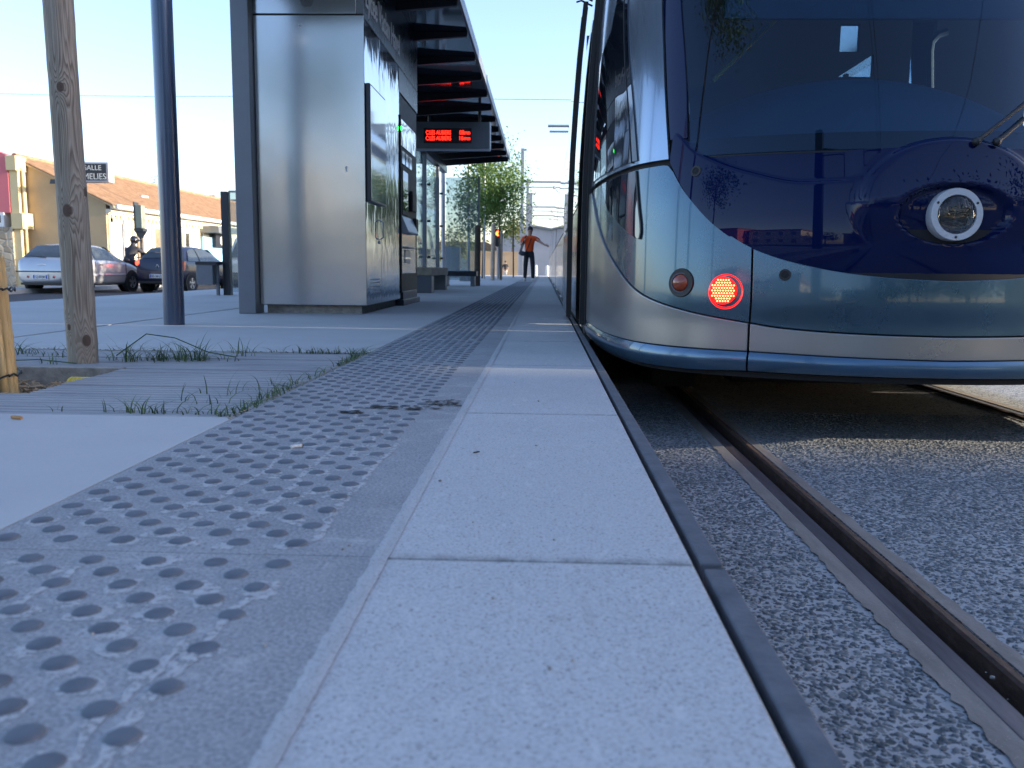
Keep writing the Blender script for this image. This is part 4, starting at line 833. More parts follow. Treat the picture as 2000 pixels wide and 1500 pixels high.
# ------------------------------------------------------------------ ticket kiosk
KX0,KX1,KY0,KY1=-2.185,-1.345,6.62,9.35
def kiosk():
    root=empty('ticket_kiosk',(-1.8,6.6,0),'stainless steel ticket kiosk with engraved stop name on its dark upper fascia','kiosk')
    H=2.74
    g=MB(); g.box(KX0,KX1-.012,KY0+.012,KY1,.075,H); g.build('core',M['black'],root)
    g=MB(); g.box(KX0+.05,KX1-.05,KY0+.07,KY1-.4,-.01,.075); g.build('plinth',M['plinth'],root,bevel=.006)
    g=MB(); g.box(atY(457,300,6.52)[0],atY(491.5,300,6.52)[0],6.52,6.72,0,H); g.build('corner_post',M['greymetal'],root,bevel=.006)
    g=MB(); g.box(KX0+.022,KX1,KY0,KY0+.012,.068,2.185); g.build('front_panel',M['steel'],root,bevel=.003)
    g=MB(); g.box(KX0+.01,KX1-.055,KY0,KY0+.012,2.196,H); g.build('front_top_panel',M['steel'],root,bevel=.003)
    g=MB(); g.box(KX1-.052,KX1,KY0,KY0+.012,2.196,H); g.build('front_trim',M['greymetal'],root,bevel=.002)
    # keyhole, fixing screw and speaker perforations
    p=atY(676,327,KY0-.002); g=MB(); g.lathe(p,(0,-1,0),[(.0001,.006),(.006,.006),(.009,.003),(.009,-.002)],16); g.box(p[0]-.004,p[0]+.006,KY0-.006,KY0,p[2]-.03,p[2]-.008); g.build('lock',M['ring'],root)
    p=atY(586,50,KY0-.001); g=MB(); g.lathe(p,(0,-1,0),[(.0001,.004),(.006,.003),(.007,-.002)],12); g.build('screw',M['white'],root)
    g=MB(); c=atY(599,1,KY0-.001)
    for i in range(-6,7):
        for j in range(-6,7):
            if i*i+j*j<34: g.lathe((c[0]+i*.0085,KY0-.0012,c[2]+j*.0085),(0,-1,0),[(.0001,.001),(.0026,.0008),(.0028,-.001)],6)
    g.build('speaker_perforation',M['black'],root)
    # platform side : upper fascia, two tall doors, recess with machine
    X=KX1
    fl=lambda y:2.185-(y-KY0)*.012
    g=MB(); g.box(X-.012,X,KY0+.003,KY1,2.175,H); g.build('name_fascia',M['fascia'],root,bevel=.003)
    g=MB(); g.box(X-.012,X,8.19,KY1,1.955,2.168); g.build('recess_header',M['fascia'],root,bevel=.003)
    text('lettering','Lycée Vaclav Havel',M['white'],root,(X+.002,6.70,2.27),(0,1,0),(0,0,1),.265,1.52,.003)
    for a,c in ((KY0+.003,7.235),(7.243,8.18)):
        g=MB(); g.box(X-.012,X,a,c,.068,2.168); g.build('side_door',M['mirrorsteel'],root,bevel=.003)
    g=MB(); g.tube([(X+.004,7.15,.74),(X+.034,7.15,.72),(X+.034,7.15,.60),(X+.004,7.15,.58)],.006,8); g.lathe((X,7.15,.56),(1,0,0),[(.0001,.012),(.012,.010),(.014,-.001)],14); g.build('handle',M['ring'],root)
    g=MB()
    for i in range(5):
        for j in range(8): g.box(X-.001,X+.0015,6.78+j*.052,6.815+j*.052,.155+i*.025,.167+i*.025)
    g.build('vent_grille',M['ring'],root,smooth=0)
    # poster case
    pc=empty('poster_case',(X+.03,6.97,.86),'glossy flat poster case fixed to the kiosk side beside the ticket machine','poster case')
    g=MB(); g.box(X+.001,X+.034,6.655,7.29,.855,1.715); g.build('frame',M['darkmetal'],pc,bevel=.004)
    g=MB(); g.box(X+.034,X+.037,6.668,7.278,.872,1.70); g.build('poster_sheet',M['paper'],pc)
    # machine
    tm=empty('ticket_machine',(X-.02,8.75,0),'ticket vending machine with green lamp set in the kiosk recess','ticket machine')
    g=MB(); g.box(X-.42,X-.018,8.24,9.25,.13,1.735); g.build('cabinet',M['mirrorsteel'],tm,bevel=.006)
    g=MB(); g.box(X-.016,X-.003,8.24,9.25,1.49,1.735); g.build('header_panel',M['mirrorsteel'],tm,bevel=.004)
    g=MB(); g.box(X-.016,X-.005,8.28,9.22,.30,.80); g.build('lower_door',M['steel'],tm,bevel=.004)
    g=MB(); g.box(X-.016,X-.001,8.36,8.72,.86,1.30); g.build('screen_bezel',M['black'],tm,bevel=.004)
    g=MB(); g.box(X-.001,X+.001,8.39,8.69,.90,1.27); g.build('screen',M['sideglass'],tm)
    g=MB(); g.add([(X-.01,8.36,.85),(X+.055,8.36,.70),(X+.055,9.02,.70),(X-.01,9.02,.85),(X-.01,8.36,.69),(X+.05,8.36,.685),(X+.05,9.02,.685),(X-.01,9.02,.69)],[(0,1,2,3),(4,7,6,5),(0,4,5,1),(3,2,6,7),(1,5,6,2),(0,3,7,4)]); g.build('keypad_shelf',M['ring'],tm,bevel=.004)
    g=MB(); g.box(X-.01,X+.022,8.86,9.14,.92,1.12); g.box(X-.01,X+.03,9.04,9.2,.72,.86); g.build('card_reader',M['black'],tm,bevel=.01)
    g=MB(); g.box(X-.01,X+.04,8.45,8.9,.545,.56); g.box(X-.012,X+.004,8.5,8.8,.40,.53); g.build('ticket_tray',M['ring'],tm,bevel=.003)
    for k in range(3):
        g=MB(); g.box(X-.016,X-.001,8.36+k*.22,8.52+k*.22,1.33,1.45); g.build('notice',M['paper'],tm,bevel=.002)
    g=MB(); g.box(X-.03,X+.012,8.20,8.235,.12,1.75); g.build('side_trim',M['black'],tm,bevel=.003)
    g=MB(); g.sphere((X+.014,8.212,1.63),(.012,.014,.02),12,8); g.build('status_lamp',M['led_green'],tm)
    g=MB(); g.box(X-.30,X+.03,8.2,9.28,.0,.055); g.box(X-.30,X+.012,8.28,9.2,.055,.13); g.build('kick_base',M['darkmetal'],tm,bevel=.004)
kiosk()
CE=2.70
def shelter():
    root=empty('tram_shelter',(-1.6,13,0),'long dark canopy tram shelter with glass back wall and hanging display','shelter')
    xe=lambda y:-.765
    Y0,Y1=4.6,19.35
    g=MB(); g.box(-2.36,-.79,Y0,Y1,CE,CE+.05); g.build('ceiling',M['ceiling'],root)
    g=MB(); g.box(-2.40,-.765,Y0-.02,Y1+.02,CE+.051,CE+.10); g.build('roof_sheet',M['greymetal'],root,bevel=.004)
    g=MB(); g.box(-.79,-.765,Y0-.02,Y1+.02,CE-.02,CE+.05); g.build('edge_trim',M['greymetal'],root,bevel=.003)
    k=0; y=19.3
    while y>Y0:
        g=MB(); w=.05
        prof=[(-2.32,CE-.16),(-.80,CE-.045),(-.80,CE-.001),(-2.32,CE-.001)]
        g.prism(prof,y-w,y,'y'); g.build('beam',M['beam'],root,bevel=.003)
        y-=1.02; k+=1
    g=MB(); g.box(-2.25,-2.13,9.38,19.3,CE-.30,CE-.161); g.build('rear_girder',M['darkmetal'],root,bevel=.006)
    for yy in (10.2,12.1,14.05,15.98,17.92):
        g=MB(); g.box(-2.24,-2.14,yy-.05,yy+.05,0,CE-.30); g.build('post',M['greymetal'],root,bevel=.008)
        for z in (.55,1.2,1.85):
            g=MB(); g.cyl((-2.13,yy+.03,z),(-2.07,yy+.03,z),.022,12); g.build('glass_clamp',M['black'],root)
    for a,c in ((9.5,10.1),(10.3,12.),(12.2,13.95),(14.15,15.88),(16.08,17.82)):
        g=MB(); g.box(-2.185,-2.175,a,c,.10,CE-.34); g.build('glass_pane',M['glass'],root)
    g=MB(); g.box(-2.12,-1.43,19.0,19.012,.10,2.28); g.build('glass_pane',M['glass'],root)
    g=MB(); g.box(-1.43,-1.39,18.98,19.03,.0,2.3); g.build('end_post',M['greymetal'],root)
    # departure display
    d=empty('departure_display',(-1.33,13.2,2.11),'red LED departure display box hanging under the shelter canopy','display')
    yf=13.18; x0=atY(818,265,yf)[0]; x1=atY(957,265,yf)[0]; z1=atY(900,238,yf)[2]; z0=atY(900,290,yf)[2]
    g=MB(); g.box(x0-.12,x1,yf,yf+.16,z0,z1); g.build('housing',M['greymetal'],d,bevel=.006)
    g=MB(); g.box(x1-.012,x1+.004,yf-.006,yf+.165,z0-.004,z1+.004); g.box(x0-.1,x1,yf-.008,yf+.16,z0-.02,z0-.004); g.build('end_cap',M['ring'],d,bevel=.003)
    a=atY(827.5,250,yf-.004); b=atY(921,280,yf-.004); g=MB(); g.box(a[0],b[0],yf-.005,yf-.001,b[2],a[2]); g.build('screen',M['ink'],d)
    for k,(ln,mn) in enumerate((('C:LES AUBIERS','08mn'),('C:LES AUBIERS','16mn'))):
        p=atY(832,262.5+k*11.,yf-.007); text('lettering',ln,M['led_red'],d,p,(1,0,0),(0,0,1),.085,.37,.001)
        p=atY(897.5,262.5+k*11.,yf-.007); text('lettering',mn,M['led_red'],d,p,(1,0,0),(0,0,1),.085,.155,.001)
    g=MB(); xr=atY(937,220,yf+.08)[0]; g.cyl((xr,yf+.08,z1),(xr,yf+.08,CE),.022,12); g.cyl((xr-.75,yf+.08,z1),(xr-.75,yf+.08,CE),.022,12); g.build('hanger_rod',M['black'],d)
    # benches
    for (nm,lab,x0,x1,y0,y1) in (('bench','timber topped steel bench nearer the kiosk under the shelter',-2.08,-1.585,12.45,14.5),):
        b=empty(nm,((x0+x1)/2,(y0+y1)/2,0),lab,'bench','shelter benches')
        g=MB(); g.box(x0,x1,y0,y1,.245,.365); g.build('seat',M['benchwood'],b,bevel=.01)
        for a,c in ((y0+.0,y0+.28),(y1-.28,y1)):
            g=MB(); g.box(x0+.03,x1-.012,a+.01,c,0,.243); g.build('leg',M['greymetal'],b,bevel=.006)
    b=empty('bench',(-1.7,17.3,0),'slim grey steel bench at the far end of the shelter','bench','shelter benches')
    g=MB(); g.box(-2.0,-1.32,17.2,17.6,.20,.30); g.build('seat',M['darkmetal'],b,bevel=.006)
    for a in (-1.93,-1.40):
        g=MB(); g.box(a-.04,a+.04,17.22,17.58,0,.199); g.build('leg',M['greymetal'],b,bevel=.004)
    # glass wind screen, dark totem and bin by the platform's outer side
    w=empty('wind_screen',(-3.8,10.6,0),'frosted glass wind screen with a dark upright post left of the kiosk','glass screen')
    x0=atY(432.5,400,10.6)[0]; x1=atY(446,400,10.6)[0]
    g=MB(); g.box(x0,x1,10.57,10.67,0,1.245); g.build('post',M['darkmetal'],w,bevel=.004)
    g=MB(); g.box(x1+.002,x1+.62,10.61,10.62,.04,1.235); g.build('glass_pane',M['glass'],w)
    g=MB(); g.box(x1+.002,x1+.62,10.605,10.625,1.235,1.26); g.build('top_rail',M['lightpole'],w)
    x0=atY(386,540,10.4)[0]; x1=atY(418,540,10.4)[0]; x2=atY(424,540,10.4)[0]
    b=empty('litter_bin',(x1,10.4,0),'grey box shaped litter bin on a post in front of the cars','litter bin')
    z0=atY(400,556,10.4)[2]; z1=atY(400,514,10.4)[2]
    g=MB(); g.box(x0,x1,10.36,10.56,z0,z1-.02); g.build('box',M['greymetal'],b,bevel=.006)
    g=MB(); g.box(x0-.005,x2+.01,10.35,10.57,z1-.019,z1+.02); g.build('lid',M['darkmetal'],b,bevel=.004)
    g=MB(); g.box(x2-.03,x2,10.44,10.48,0,z1-.02); g.build('post',M['greymetal'],b)
shelter()
# ------------------------------------------------------------------ street on the left
def buildings():
    FX=-16.12; GY=32.0; EZ=2.60; RX=-19.35; RZ=4.12
    b=empty('tan_gable_house',(-17.7,GY+6,RD),'low house with tan gable wall, cream street front and brown tiled roof','house')
    BX=2*RX-FX; YE=62
    g=MB(); g.prism([(BX,RD),(FX,RD),(FX,EZ),(RX,RZ),(BX,EZ)],GY,GY+.3,'y'); g.build('gable_wall',M['tan'],b)
    g=MB(); g.box(FX-.3,FX-.001,GY+.301,YE,RD,EZ-.02); g.build('street_wall',M['cream'],b)
    # roof slopes with tile ribs
    g=MB(); rg=random.Random(9); n=int((YE-GY+.4)/.21)
    def slope(xa,za,xb,zb):
        for i in range(n):
            y=GY-.12+i*.21; zz=rg.uniform(-.012,.012)
            pr=[(y,.0),(y+.03,.05),(y+.09,.075),(y+.15,.05),(y+.18,.0),(y+.21,-.005)]
            vs=[(xa,q,za+h+zz) for q,h in pr]+[(xb,q,zb+h+zz) for q,h in pr]; k=len(pr)
            g.add(vs,[(j,j+1,k+j+1,k+j) for j in range(k-1)]+[tuple(range(k))])
    sl=(RZ-EZ)/(FX-RX)
    slope(RX,RZ+.08,FX+.42,EZ+.08-.42*(RZ-EZ)/(FX-RX)*1.0); slope(RX,RZ+.08,BX-.3,EZ)
    g.tube([(RX,GY-.15,RZ+.12),(RX,YE,RZ+.12)],.11,8); rf=g.build('roof',M['tiles'],b,smooth=40)
    g=MB(); g.prism([(RX,RZ+.05),(FX+.35,EZ-.12),(FX+.35,EZ-.19),(RX,RZ-.03)],GY-.10,GY-.001,'y'); g.build('verge_board',M['tan'],b)
    g=MB(); g.box(FX+.18,FX+.5,GY-.05,YE,EZ-.22,EZ-.06); g.build('gutter',M['gutterwhite'],b,bevel=.03)
    g=MB(); g.box(FX+.001,FX+.20,GY-.02,YE,EZ-.34,EZ-.225); g.box(FX+.001,FX+.10,GY-.01,YE,EZ-.42,EZ-.345)
    y=GY+.2
    while y<YE: g.box(FX+.001,FX+.14,y,y+.16,EZ-.55,EZ-.425); y+=.34
    g.build('cornice',M['creamtrim'],b)
    g=MB(); g.box(FX+.001,FX+.05,GY+.1,GY+.75,RD,EZ-.42)
    for yy in (41.,): g.box(FX+.001,FX+.05,yy,yy+.6,RD,EZ-.42)
    g.build('quoin',M['creamtrim'],b)
    g=MB(); g.cyl((FX+.12,GY+1.15,RD),(FX+.12,GY+1.15,EZ-.3),.045,8); g.build('downpipe',M['signframe'],b)
    def opening(px0,px1,py0,py1,mat,name,surround=True,sub=None):
        y0=FX*1.0; 
        def yat(px): return atX(px,400,FX+.02)[1]
        ya,yb=yat(px0),yat(px1); zt=atX(px0,py0,FX+.02)[2]; zb=atX(px0,py1,FX+.02)[2] if py1 else RD+.1
        g=MB()
        if surround: g.box(FX+.001,FX+.06,ya-.28,ya-.02,zb,zt+.25); g.box(FX+.001,FX+.06,yb+.02,yb+.28,zb,zt+.25); g.box(FX+.001,FX+.06,ya-.02,yb+.02,zt+.02,zt+.25)
        g.box(FX+.001,FX+.015,ya-.02,yb+.02,zb,zt+.02); o=g.build(name,M['creamtrim'],b)
        g=MB(); g.box(FX+.016,FX+.03,ya,yb,zb,zt); q=g.build('pane' if name=='window' else 'leaf',mat,o); return o,(ya,yb,zb,zt)
    o,_=opening(224.5,241,437,None,M['door_grey'],'door')
    opening(299,310,447,None,M['door_brown'],'door'); opening(358.5,366,455,505,M['window_dark'],'window')
    o,r=opening(262,276,447,None,M['door_brown'],'door')
    # chimney cowl, skylight, vent, aerial
    p=atX(275,385,FX-1.2); g=MB(); g.box(p[0]-.2,p[0]+.2,p[1]-.3,p[1]+.3,p[2]-.05,p[2]+.06); g.build('skylight',M['white'],rf)
    sg=empty('painted_shop_board',(FX+.05,35,1.6),'small faded grey painted board on the cream front by the gable corner','sign')
    ya=atX(215.5,420,FX+.06)[1]; yb=atX(235,420,FX+.06)[1]; z1=atX(215.5,412,FX+.06)[2]; z0=atX(215.5,434,FX+.06)[2]
    g=MB(); g.box(FX+.002,FX+.05,ya,yb,z0,z1); g.build('board',M['signgrey'],sg,bevel=.01)
    text('lettering','Salon',M['ink'],sg,(FX+.053,ya+.25,z0+.13),(0,1,0),(0,0,1),.26,(yb-ya)*.6,.002)
    # loudspeaker shaped street cabinet on the wall and lamp
    c=empty('wall_cabinet',(FX+.4,38,1),'tall grey green metal box on a post before the cream street front','cabinet')
    yy=31.5; a=atY(262.5,400,yy); e=atY(275.5,400,yy); z1=atY(268,400,yy)[2]; z0=atY(268,446,yy)[2]
    g=MB(); g.box(a[0],e[0],yy,yy+.3,z0,z1); g.build('housing',M['greenmetal'],c,bevel=.02)
    g=MB(); g.box(a[0]-.04,a[0]-.001,yy-.02,yy+.32,z0-.05,z1+.1); g.box(a[0]-.05,e[0]+.05,yy-.04,yy+.34,z0-.1,z0-.005); g.build('side_flange',M['darkmetal'],c)
    xm=(a[0]+e[0])/2; g=MB(); g.prism([(xm-.2,z0-.10),(xm+.2,z0-.10),(xm+.04,z0-.35),(xm-.04,z0-.35)],yy+.08,yy+.22,'y'); g.cyl((xm,yy+.15,RD),(xm,yy+.15,z0-.3),.05,10); g.build('post',M['darkmetal'],c)
    # aerials
    A=empty('tv_aerial',atY(302,372,46),'thin television aerial above the tiled roof left of the lamp post','aerial')
    p=Vector(atY(302,378,46)); q=Vector(atY(302,344,46)); g=MB(); g.cyl(p-Vector((0,0,1.2)),q,.018,6)
    for t,w in ((.95,.25),(.8,.35),(.62,.45)): m=p.lerp(q,t); g.cyl(m-Vector((w,0,.05)),m+Vector((w,0,.08)),.012,6)
    g.cyl(p.lerp(q,.9)-Vector((.1,0,.25)),p.lerp(q,.9)+Vector((.3,.1,.4)),.014,6); g.build('mast',M['lightpole'],A)
    # wall flood light
    f=empty('flood_light',atY(114,356,31.9),'dark flood light fixed on the tan gable wall','flood light'); p=atY(114,355,31.7)
    g=MB(); g.add([(p[0]-.16,p[1]-.3,p[2]-.10),(p[0]+.2,p[1]-.3,p[2]-.10),(p[0]+.2,p[1]+.29,p[2]-.02),(p[0]-.16,p[1]+.29,p[2]-.02),(p[0]-.12,p[1]-.3,p[2]+.06),(p[0]+.2,p[1]-.3,p[2]+.06),(p[0]+.2,p[1]+.29,p[2]+.08),(p[0]-.12,p[1]+.29,p[2]+.08)],[(0,3,2,1),(4,5,6,7),(0,1,5,4),(1,2,6,5),(2,3,7,6),(3,0,4,7)]); g.build('head',M['darkmetal'],f)
    # projecting hall sign
    s=empty('hall_sign',atY(190,335,28),'black projecting hall sign with pale capital letters behind the wooden stake','sign')
    ys=28.; a=atY(150,316,ys); e=atY(213.5,356,ys); fr=.09
    g=MB(); g.box(a[0],e[0],ys,ys+.35,e[2],a[2]); g.build('box',M['signframe'],s,bevel=.02)
    a2=atY(152,319.5,ys-.012); e2=atY(208.5,352.5,ys-.012); g=MB(); g.box(a2[0],e2[0],ys-.012,ys-.001,e2[2],a2[2]); g.build('face',M['signblack'],s,bevel=.004)
    x0=atY(163.8,332,ys-.014); text('lettering','SALLE',M['signwhite'],s,x0,(1,0,0),(0,0,1),.22,atY(198,332,ys)[0]-x0[0],.003)
    x0=atY(163.5,350,ys-.014); text('lettering','MELIES',M['signwhite'],s,x0,(1,0,0),(0,0,1),.27,atY(207.8,350,ys)[0]-x0[0],.003)
    g=MB(); xm=atY(160,350,ys)[0]; g.cyl((xm,ys+.17,RD),(xm,ys+.17,a[2]),.06,10); g.build('post',M['darkmetal'],s)
    # pink building with pilaster and rubble base
    k=empty('pink_building',(-20.2,31.6,RD),'pink rendered building with rubble stone base and cream pilaster at the left edge','building'); Y=31.4
    xr=atY(16,350,Y)[0]; zt=atY(0,291,Y)[2]; zt2=atY(14,302,Y)[2]; zb=atY(8,415,Y)[2]
    g=MB(); g.prism([(-26,zb),(xr,zb),(xr,zt2),(-19.9,zt),(-26,zt+2.)],Y,Y+.5,'y'); g.build('wall',M['pink'],k)
    xs=atY(26,450,Y)[0]; zs=atY(8,443,Y)[2]
    g=MB(); g.box(-26,xs,Y-.05,Y+5.9,RD,zs); g.build('stone_base',M['stone'],k)
    g=MB(); g.box(-26,atY(9,430,Y)[0],Y-.04,Y+5.8,zs+.001,zb-.001); q=g.build('window_frame',M['white'],k); g=MB(); g.box(-26,atY(3,430,Y)[0],Y-.05,Y-.041,zs+.15,zb-.1); g.build('pane',M['window_dark'],q)
    P0=atY(21,400,Y)[0]; P1=atY(37,400,Y)[0]
    g=MB(); g.box(P0,P1,Y+.02,Y+.5,RD,atY(25,330,Y)[2]); g.build('pilaster',M['pilaster'],k)
    h1=atY(25,304,Y)[2]; h0=atY(25,333,Y)[2]; g=MB(); g.box(xr+.002,atY(34,320,Y)[0],Y-.12,Y+.55,h0,h1); g.build('hopper_head',M['pilaster'],k,bevel=.01)
    h1=atY(25,416,Y)[2]; h0=atY(25,447,Y)[2]; g=MB(); g.box(atY(18.5,320,Y)[0],atY(41,320,Y)[0],Y-.12,Y+.55,h0,h1); g.build('lower_block',M['pilaster'],k,bevel=.01)
    xp=atY(42,400,Y)[0]; g=MB(); g.tube([(atY(34,330,Y)[0],Y+.2,atY(34,326,Y)[2]),(xp-.05,Y+.2,atY(34,327,Y)[2]),(xp,Y+.2,atY(34,333,Y)[2]),(xp,Y+.2,RD)],.055,10); g.build('downpipe',M['pilaster'],k,smooth=40)
    # further street front and modern canopy
    w=empty('modern_pavilion',(-19,64,RD),'modern pavilion with flat grey roof and pale sign strip beyond the tiled roof','building')
    Y=64.; a=atY(356,383,Y); e=atY(441,400,Y)
    g=MB(); g.box(a[0],e[0]+1.5,Y,Y+8,atY(400,398,Y)[2],atY(400,389,Y)[2]); g.build('roof',M['greymetal'],w)
    g=MB(); g.box(a[0]+1,e[0]+1.5,Y+.6,Y+8,atY(400,440,Y)[2],atY(400,398.5,Y)[2]); g.build('upper_wall',M['corrugated'],w)
    g=MB(); g.box(a[0]+.2,atY(417,383,Y)[0],Y+.3,Y+.6,atY(400,388.8,Y)[2],atY(400,380.5,Y)[2]); sg=g.build('sign_strip',M['lightpole'],w)
    for px,c in ((398,'blueshop'),(405,'lime'),(411,'pink')):
        g=MB(); p=atY(px,384.5,Y+.29); g.box(p[0]-.09,p[0]+.09,p[1]-.02,p[1],p[2]-.11,p[2]+.11); g.build('sign_mark',M[c],sg)
    g=MB(); g.box(e[0]-1.6,e[0]+1.5,Y+.2,Y+.6,atY(400,428,Y)[2],atY(400,412,Y)[2]); g.build('yellow_wall',M['yellow'],w)
    v=empty('shop_front',(-16.05,58,RD),'blue and white shop front with grey awning at the end of the street','shop')
    y0=atX(394,450,FX+.1)[1]; y1=atX(437,450,FX+.1)[1]; z1=atX(394,441,FX+.1)[2]
    g=MB(); g.box(FX+.002,FX+.12,y0,y1,RD+.1,z1-.5); g.build('window_front',M['blueshop'],v); g=MB(); g.box(FX+.002,FX+.9,y0,y1,z1-.3,z1); g.build('awning',M['greymetal'],v); g=MB(); g.box(FX+.12,FX+.3,y0+1.2,y0+3.4,z1-.95,z1-.32); g.build('sign_panel',M['signblack'],v)
    g=MB(); p=((FX+.3),y0+2.,z1-.63); g.lathe(p,(1,0,0),[(.22,0),(.0001,.02)],16); g.build('sign_disc',M['white'],v)
buildings()
# ------------------------------------------------------------------ vehicles
def wheel(root,x,y,r,w,sx,spokes=5):
    wh=bpy.data.objects.new('wheel',None); COL.objects.link(wh); wh.parent=root; WL[wh.name]=wl(root)
    g=MB(); g.lathe((x,y,r),(sx,0,0),[(r*.62,w*.5),(r*.7,w*.5),(r*.93,w*.47),(r,w*.3),(r,-w*.4),(r*.9,-w*.5),(r*.3,-w*.5)],26); g.build('tyre',M['tyre'],wh,smooth=40)
    g=MB(); g.lathe((x,y,r),(sx,0,0),[(.0001,w*.25),(r*.5,w*.2),(r*.6,w*.3)],26,0)
    g.build('rim_dish',M['carblack'],wh,smooth=40)
    g=MB(); g.lathe((x,y,r),(sx,0,0),[(.0001,w*.5),(r*.14,w*.48),(r*.16,w*.3)],12); g.lathe((x,y,r),(sx,0,0),[(r*.57,w*.3),(r*.6,w*.49),(r*.66,w*.5),(r*.66,w*.3)],26)
    for k in range(spokes):
        a=k*2*math.pi/spokes+.3; d=Vector((0,math.cos(a),math.sin(a))); t=Vector((0,-math.sin(a),math.cos(a))); c=Vector((x,y,r)); o=Vector((sx,0,0))
        vs=[c+o*w*.47+d*r*.08-t*r*.07,c+o*w*.47+d*r*.08+t*r*.07,c+o*w*.46+d*r*.6+t*r*.15,c+o*w*.46+d*r*.6-t*r*.15]; g.add(vs+[v-o*w*.15 for v in vs],[(0,1,2,3),(0,4,5,1),(1,5,6,2),(2,6,7,3),(3,7,4,0)])
    g.build('rim',M['alloy'],wh,smooth=40)
def hatch(label,group,mat,st,rw,sidewin,plate,loc,rot,wheels,wr,rearlamp,roofcol=None,brake=False,extra=None):
    root=empty('parked_car' if not brake else 'car',(0,0,0),label,'car',group)
    # body loft: station (y,w,zb,zm,zbelt,zroof,wr)
    g=MB(); rings=[]
    for (y,w,zb,zm,zbt,zr,wrf) in st:
        half=[(0,zb),(w*.82,zb),(w*.96,zb+.10),(w,zm),(w*.99,zbt-.06),(w*.955,zbt),(wrf+(w*.955-wrf)*.42,zbt+(zr-zbt)*.6),(wrf,zr-.035 if zr-zbt>.1 else zr-.01),(wrf*.78,zr),(0,zr+.012)]
        rings.append([(a,y,b) for a,b in half]+[(-a,y,b) for a,b in half[-2:0:-1]])
    n=len(rings[0]); vs=[p for r in rings for p in r]
    g.add(vs,[(i*n+k,i*n+(k+1)%n,(i+1)*n+(k+1)%n,(i+1)*n+k) for i in range(len(rings)-1) for k in range(n)]+[tuple(range(n))[::-1],tuple((len(rings)-1)*n+k for k in range(n))])
    bd=g.build('body',mat,root,smooth=50)
    m=bd.modifiers.new('sub','SUBSURF'); m.levels=m.render_levels=2
    def interp(y):
        for a,b in zip(st,st[1:]):
            if a[0]<=y<=b[0]:
                t=(y-a[0])/(b[0]-a[0]); return [p+(q-p)*t for p,q in zip(a,b)]
        return list(st[-1])
    def side(y,h,sx,off=.006):   # h 0..1 between belt and roof
        s=interp(y); w,zb,zr,wf=s[1]*.955,s[4],s[5],s[6]; x=w+(wf-w)*(h**1.25)+off+.012*math.sin(math.pi*h); return (sx*x,y,zb+(zr-.04-zb)*h)
    for sx in (1,-1):
        for poly in sidewin:
            g=MB(); top=[p for p in poly]; m=len(poly)
            ys=[p[0] for p in poly]; 
            # dense quad strip between lower edge (h=.06) and given upper outline
            lo=min(ys);hi=max(ys); nn=14
            def top_at(y):
                best=.06
                for (ya,ha),(yb,hb) in zip(poly,poly[1:]):
                    if ya<=y<=yb: best=ha+(hb-ha)*((y-ya)/(yb-ya+1e-9))
                return best
            g.grid(lambda a,b:side(lo+(hi-lo)*a,.05+(max(top_at(lo+(hi-lo)*a),.06)-.05)*b,sx),nn,5); g.build('side_window',M['carwindow'],root,smooth=60)
        for k in range(1): 
            y=sidewin[-1][0][0]+.18; g=MB(); s=interp(y); g.box(sx*(s[1]*.985),sx*(s[1]*.985+.035),y,y+.16,s[4]-.13,s[4]-.10); g.build('door_handle',M['carblack'],root,bevel=.008)
        y=sidewin[-1][-1][0]-.12; s=interp(y); g=MB(); g.sphere((sx*(s[1]+.09),y,s[4]+.06),(.11,.06,.075),12,8); g.build('mirror',M['carblack'],root)
        g=MB(); s=interp(1.9); 
        for yy in (sidewin[-1][0][0]-.02,sidewin[-1][-1][0]-.02):
            s=interp(yy); g.box(sx*(s[1]*.99),sx*(s[1]+.006),yy-.006,yy+.006,s[2]+.14,s[4]-.02)
        g.build('door_seam',M['carblack'],root)
        g=MB(); ya,yb=wheels[0]+wr+.08,wheels[1]-wr-.08
        g.grid(lambda a,b:(sx*(interp(ya+(yb-ya)*a)[1]+.006+.012*math.sin(math.pi*b)),ya+(yb-ya)*a,interp(2)[3]-.06+.07*b),12,3); g.build('side_moulding',M['carblack'] if brake else mat,root)
        for yw in wheels:
            s=interp(yw); g=MB(); g.lathe((sx*(s[1]-.10),yw,wr+.01),(sx,0,0),[(wr+.055,.0),(wr+.055,.108),(wr+.02,.104),(.0001,.09)],30); g.build('wheel_arch',M['carblack'],root,smooth=40)
            wheel(root,sx*(s[1]-.08),yw,wr,.2,sx)
        rearlamp(root,sx,interp)
    # rear window and windscreen
    def sheet(y0,y1,h0,h1,nm,sgn,win=.9,mt='carwindow'):
        g=MB()
        def f(a,b):
            y=y0+(y1-y0)*b; s=interp(y); wf=s[6]*win*(1.06-.08*b); x=-wf+2*wf*a; return (x,y+sgn*.012,s[5]+.014-.02*(2*a-1)**4)
        g.grid(f,12,8); g.build(nm,M[mt],root,smooth=60)
    sheet(rw[0],rw[1],0,1,'rear_window',-1); sheet(rw[2],rw[3],0,1,'windscreen',1)
    if extra: extra(root,interp)
    root.rotation_euler=(0,0,rot); root.location=loc; root.scale=(1,1,1.0 if brake else 1.05)
    return root
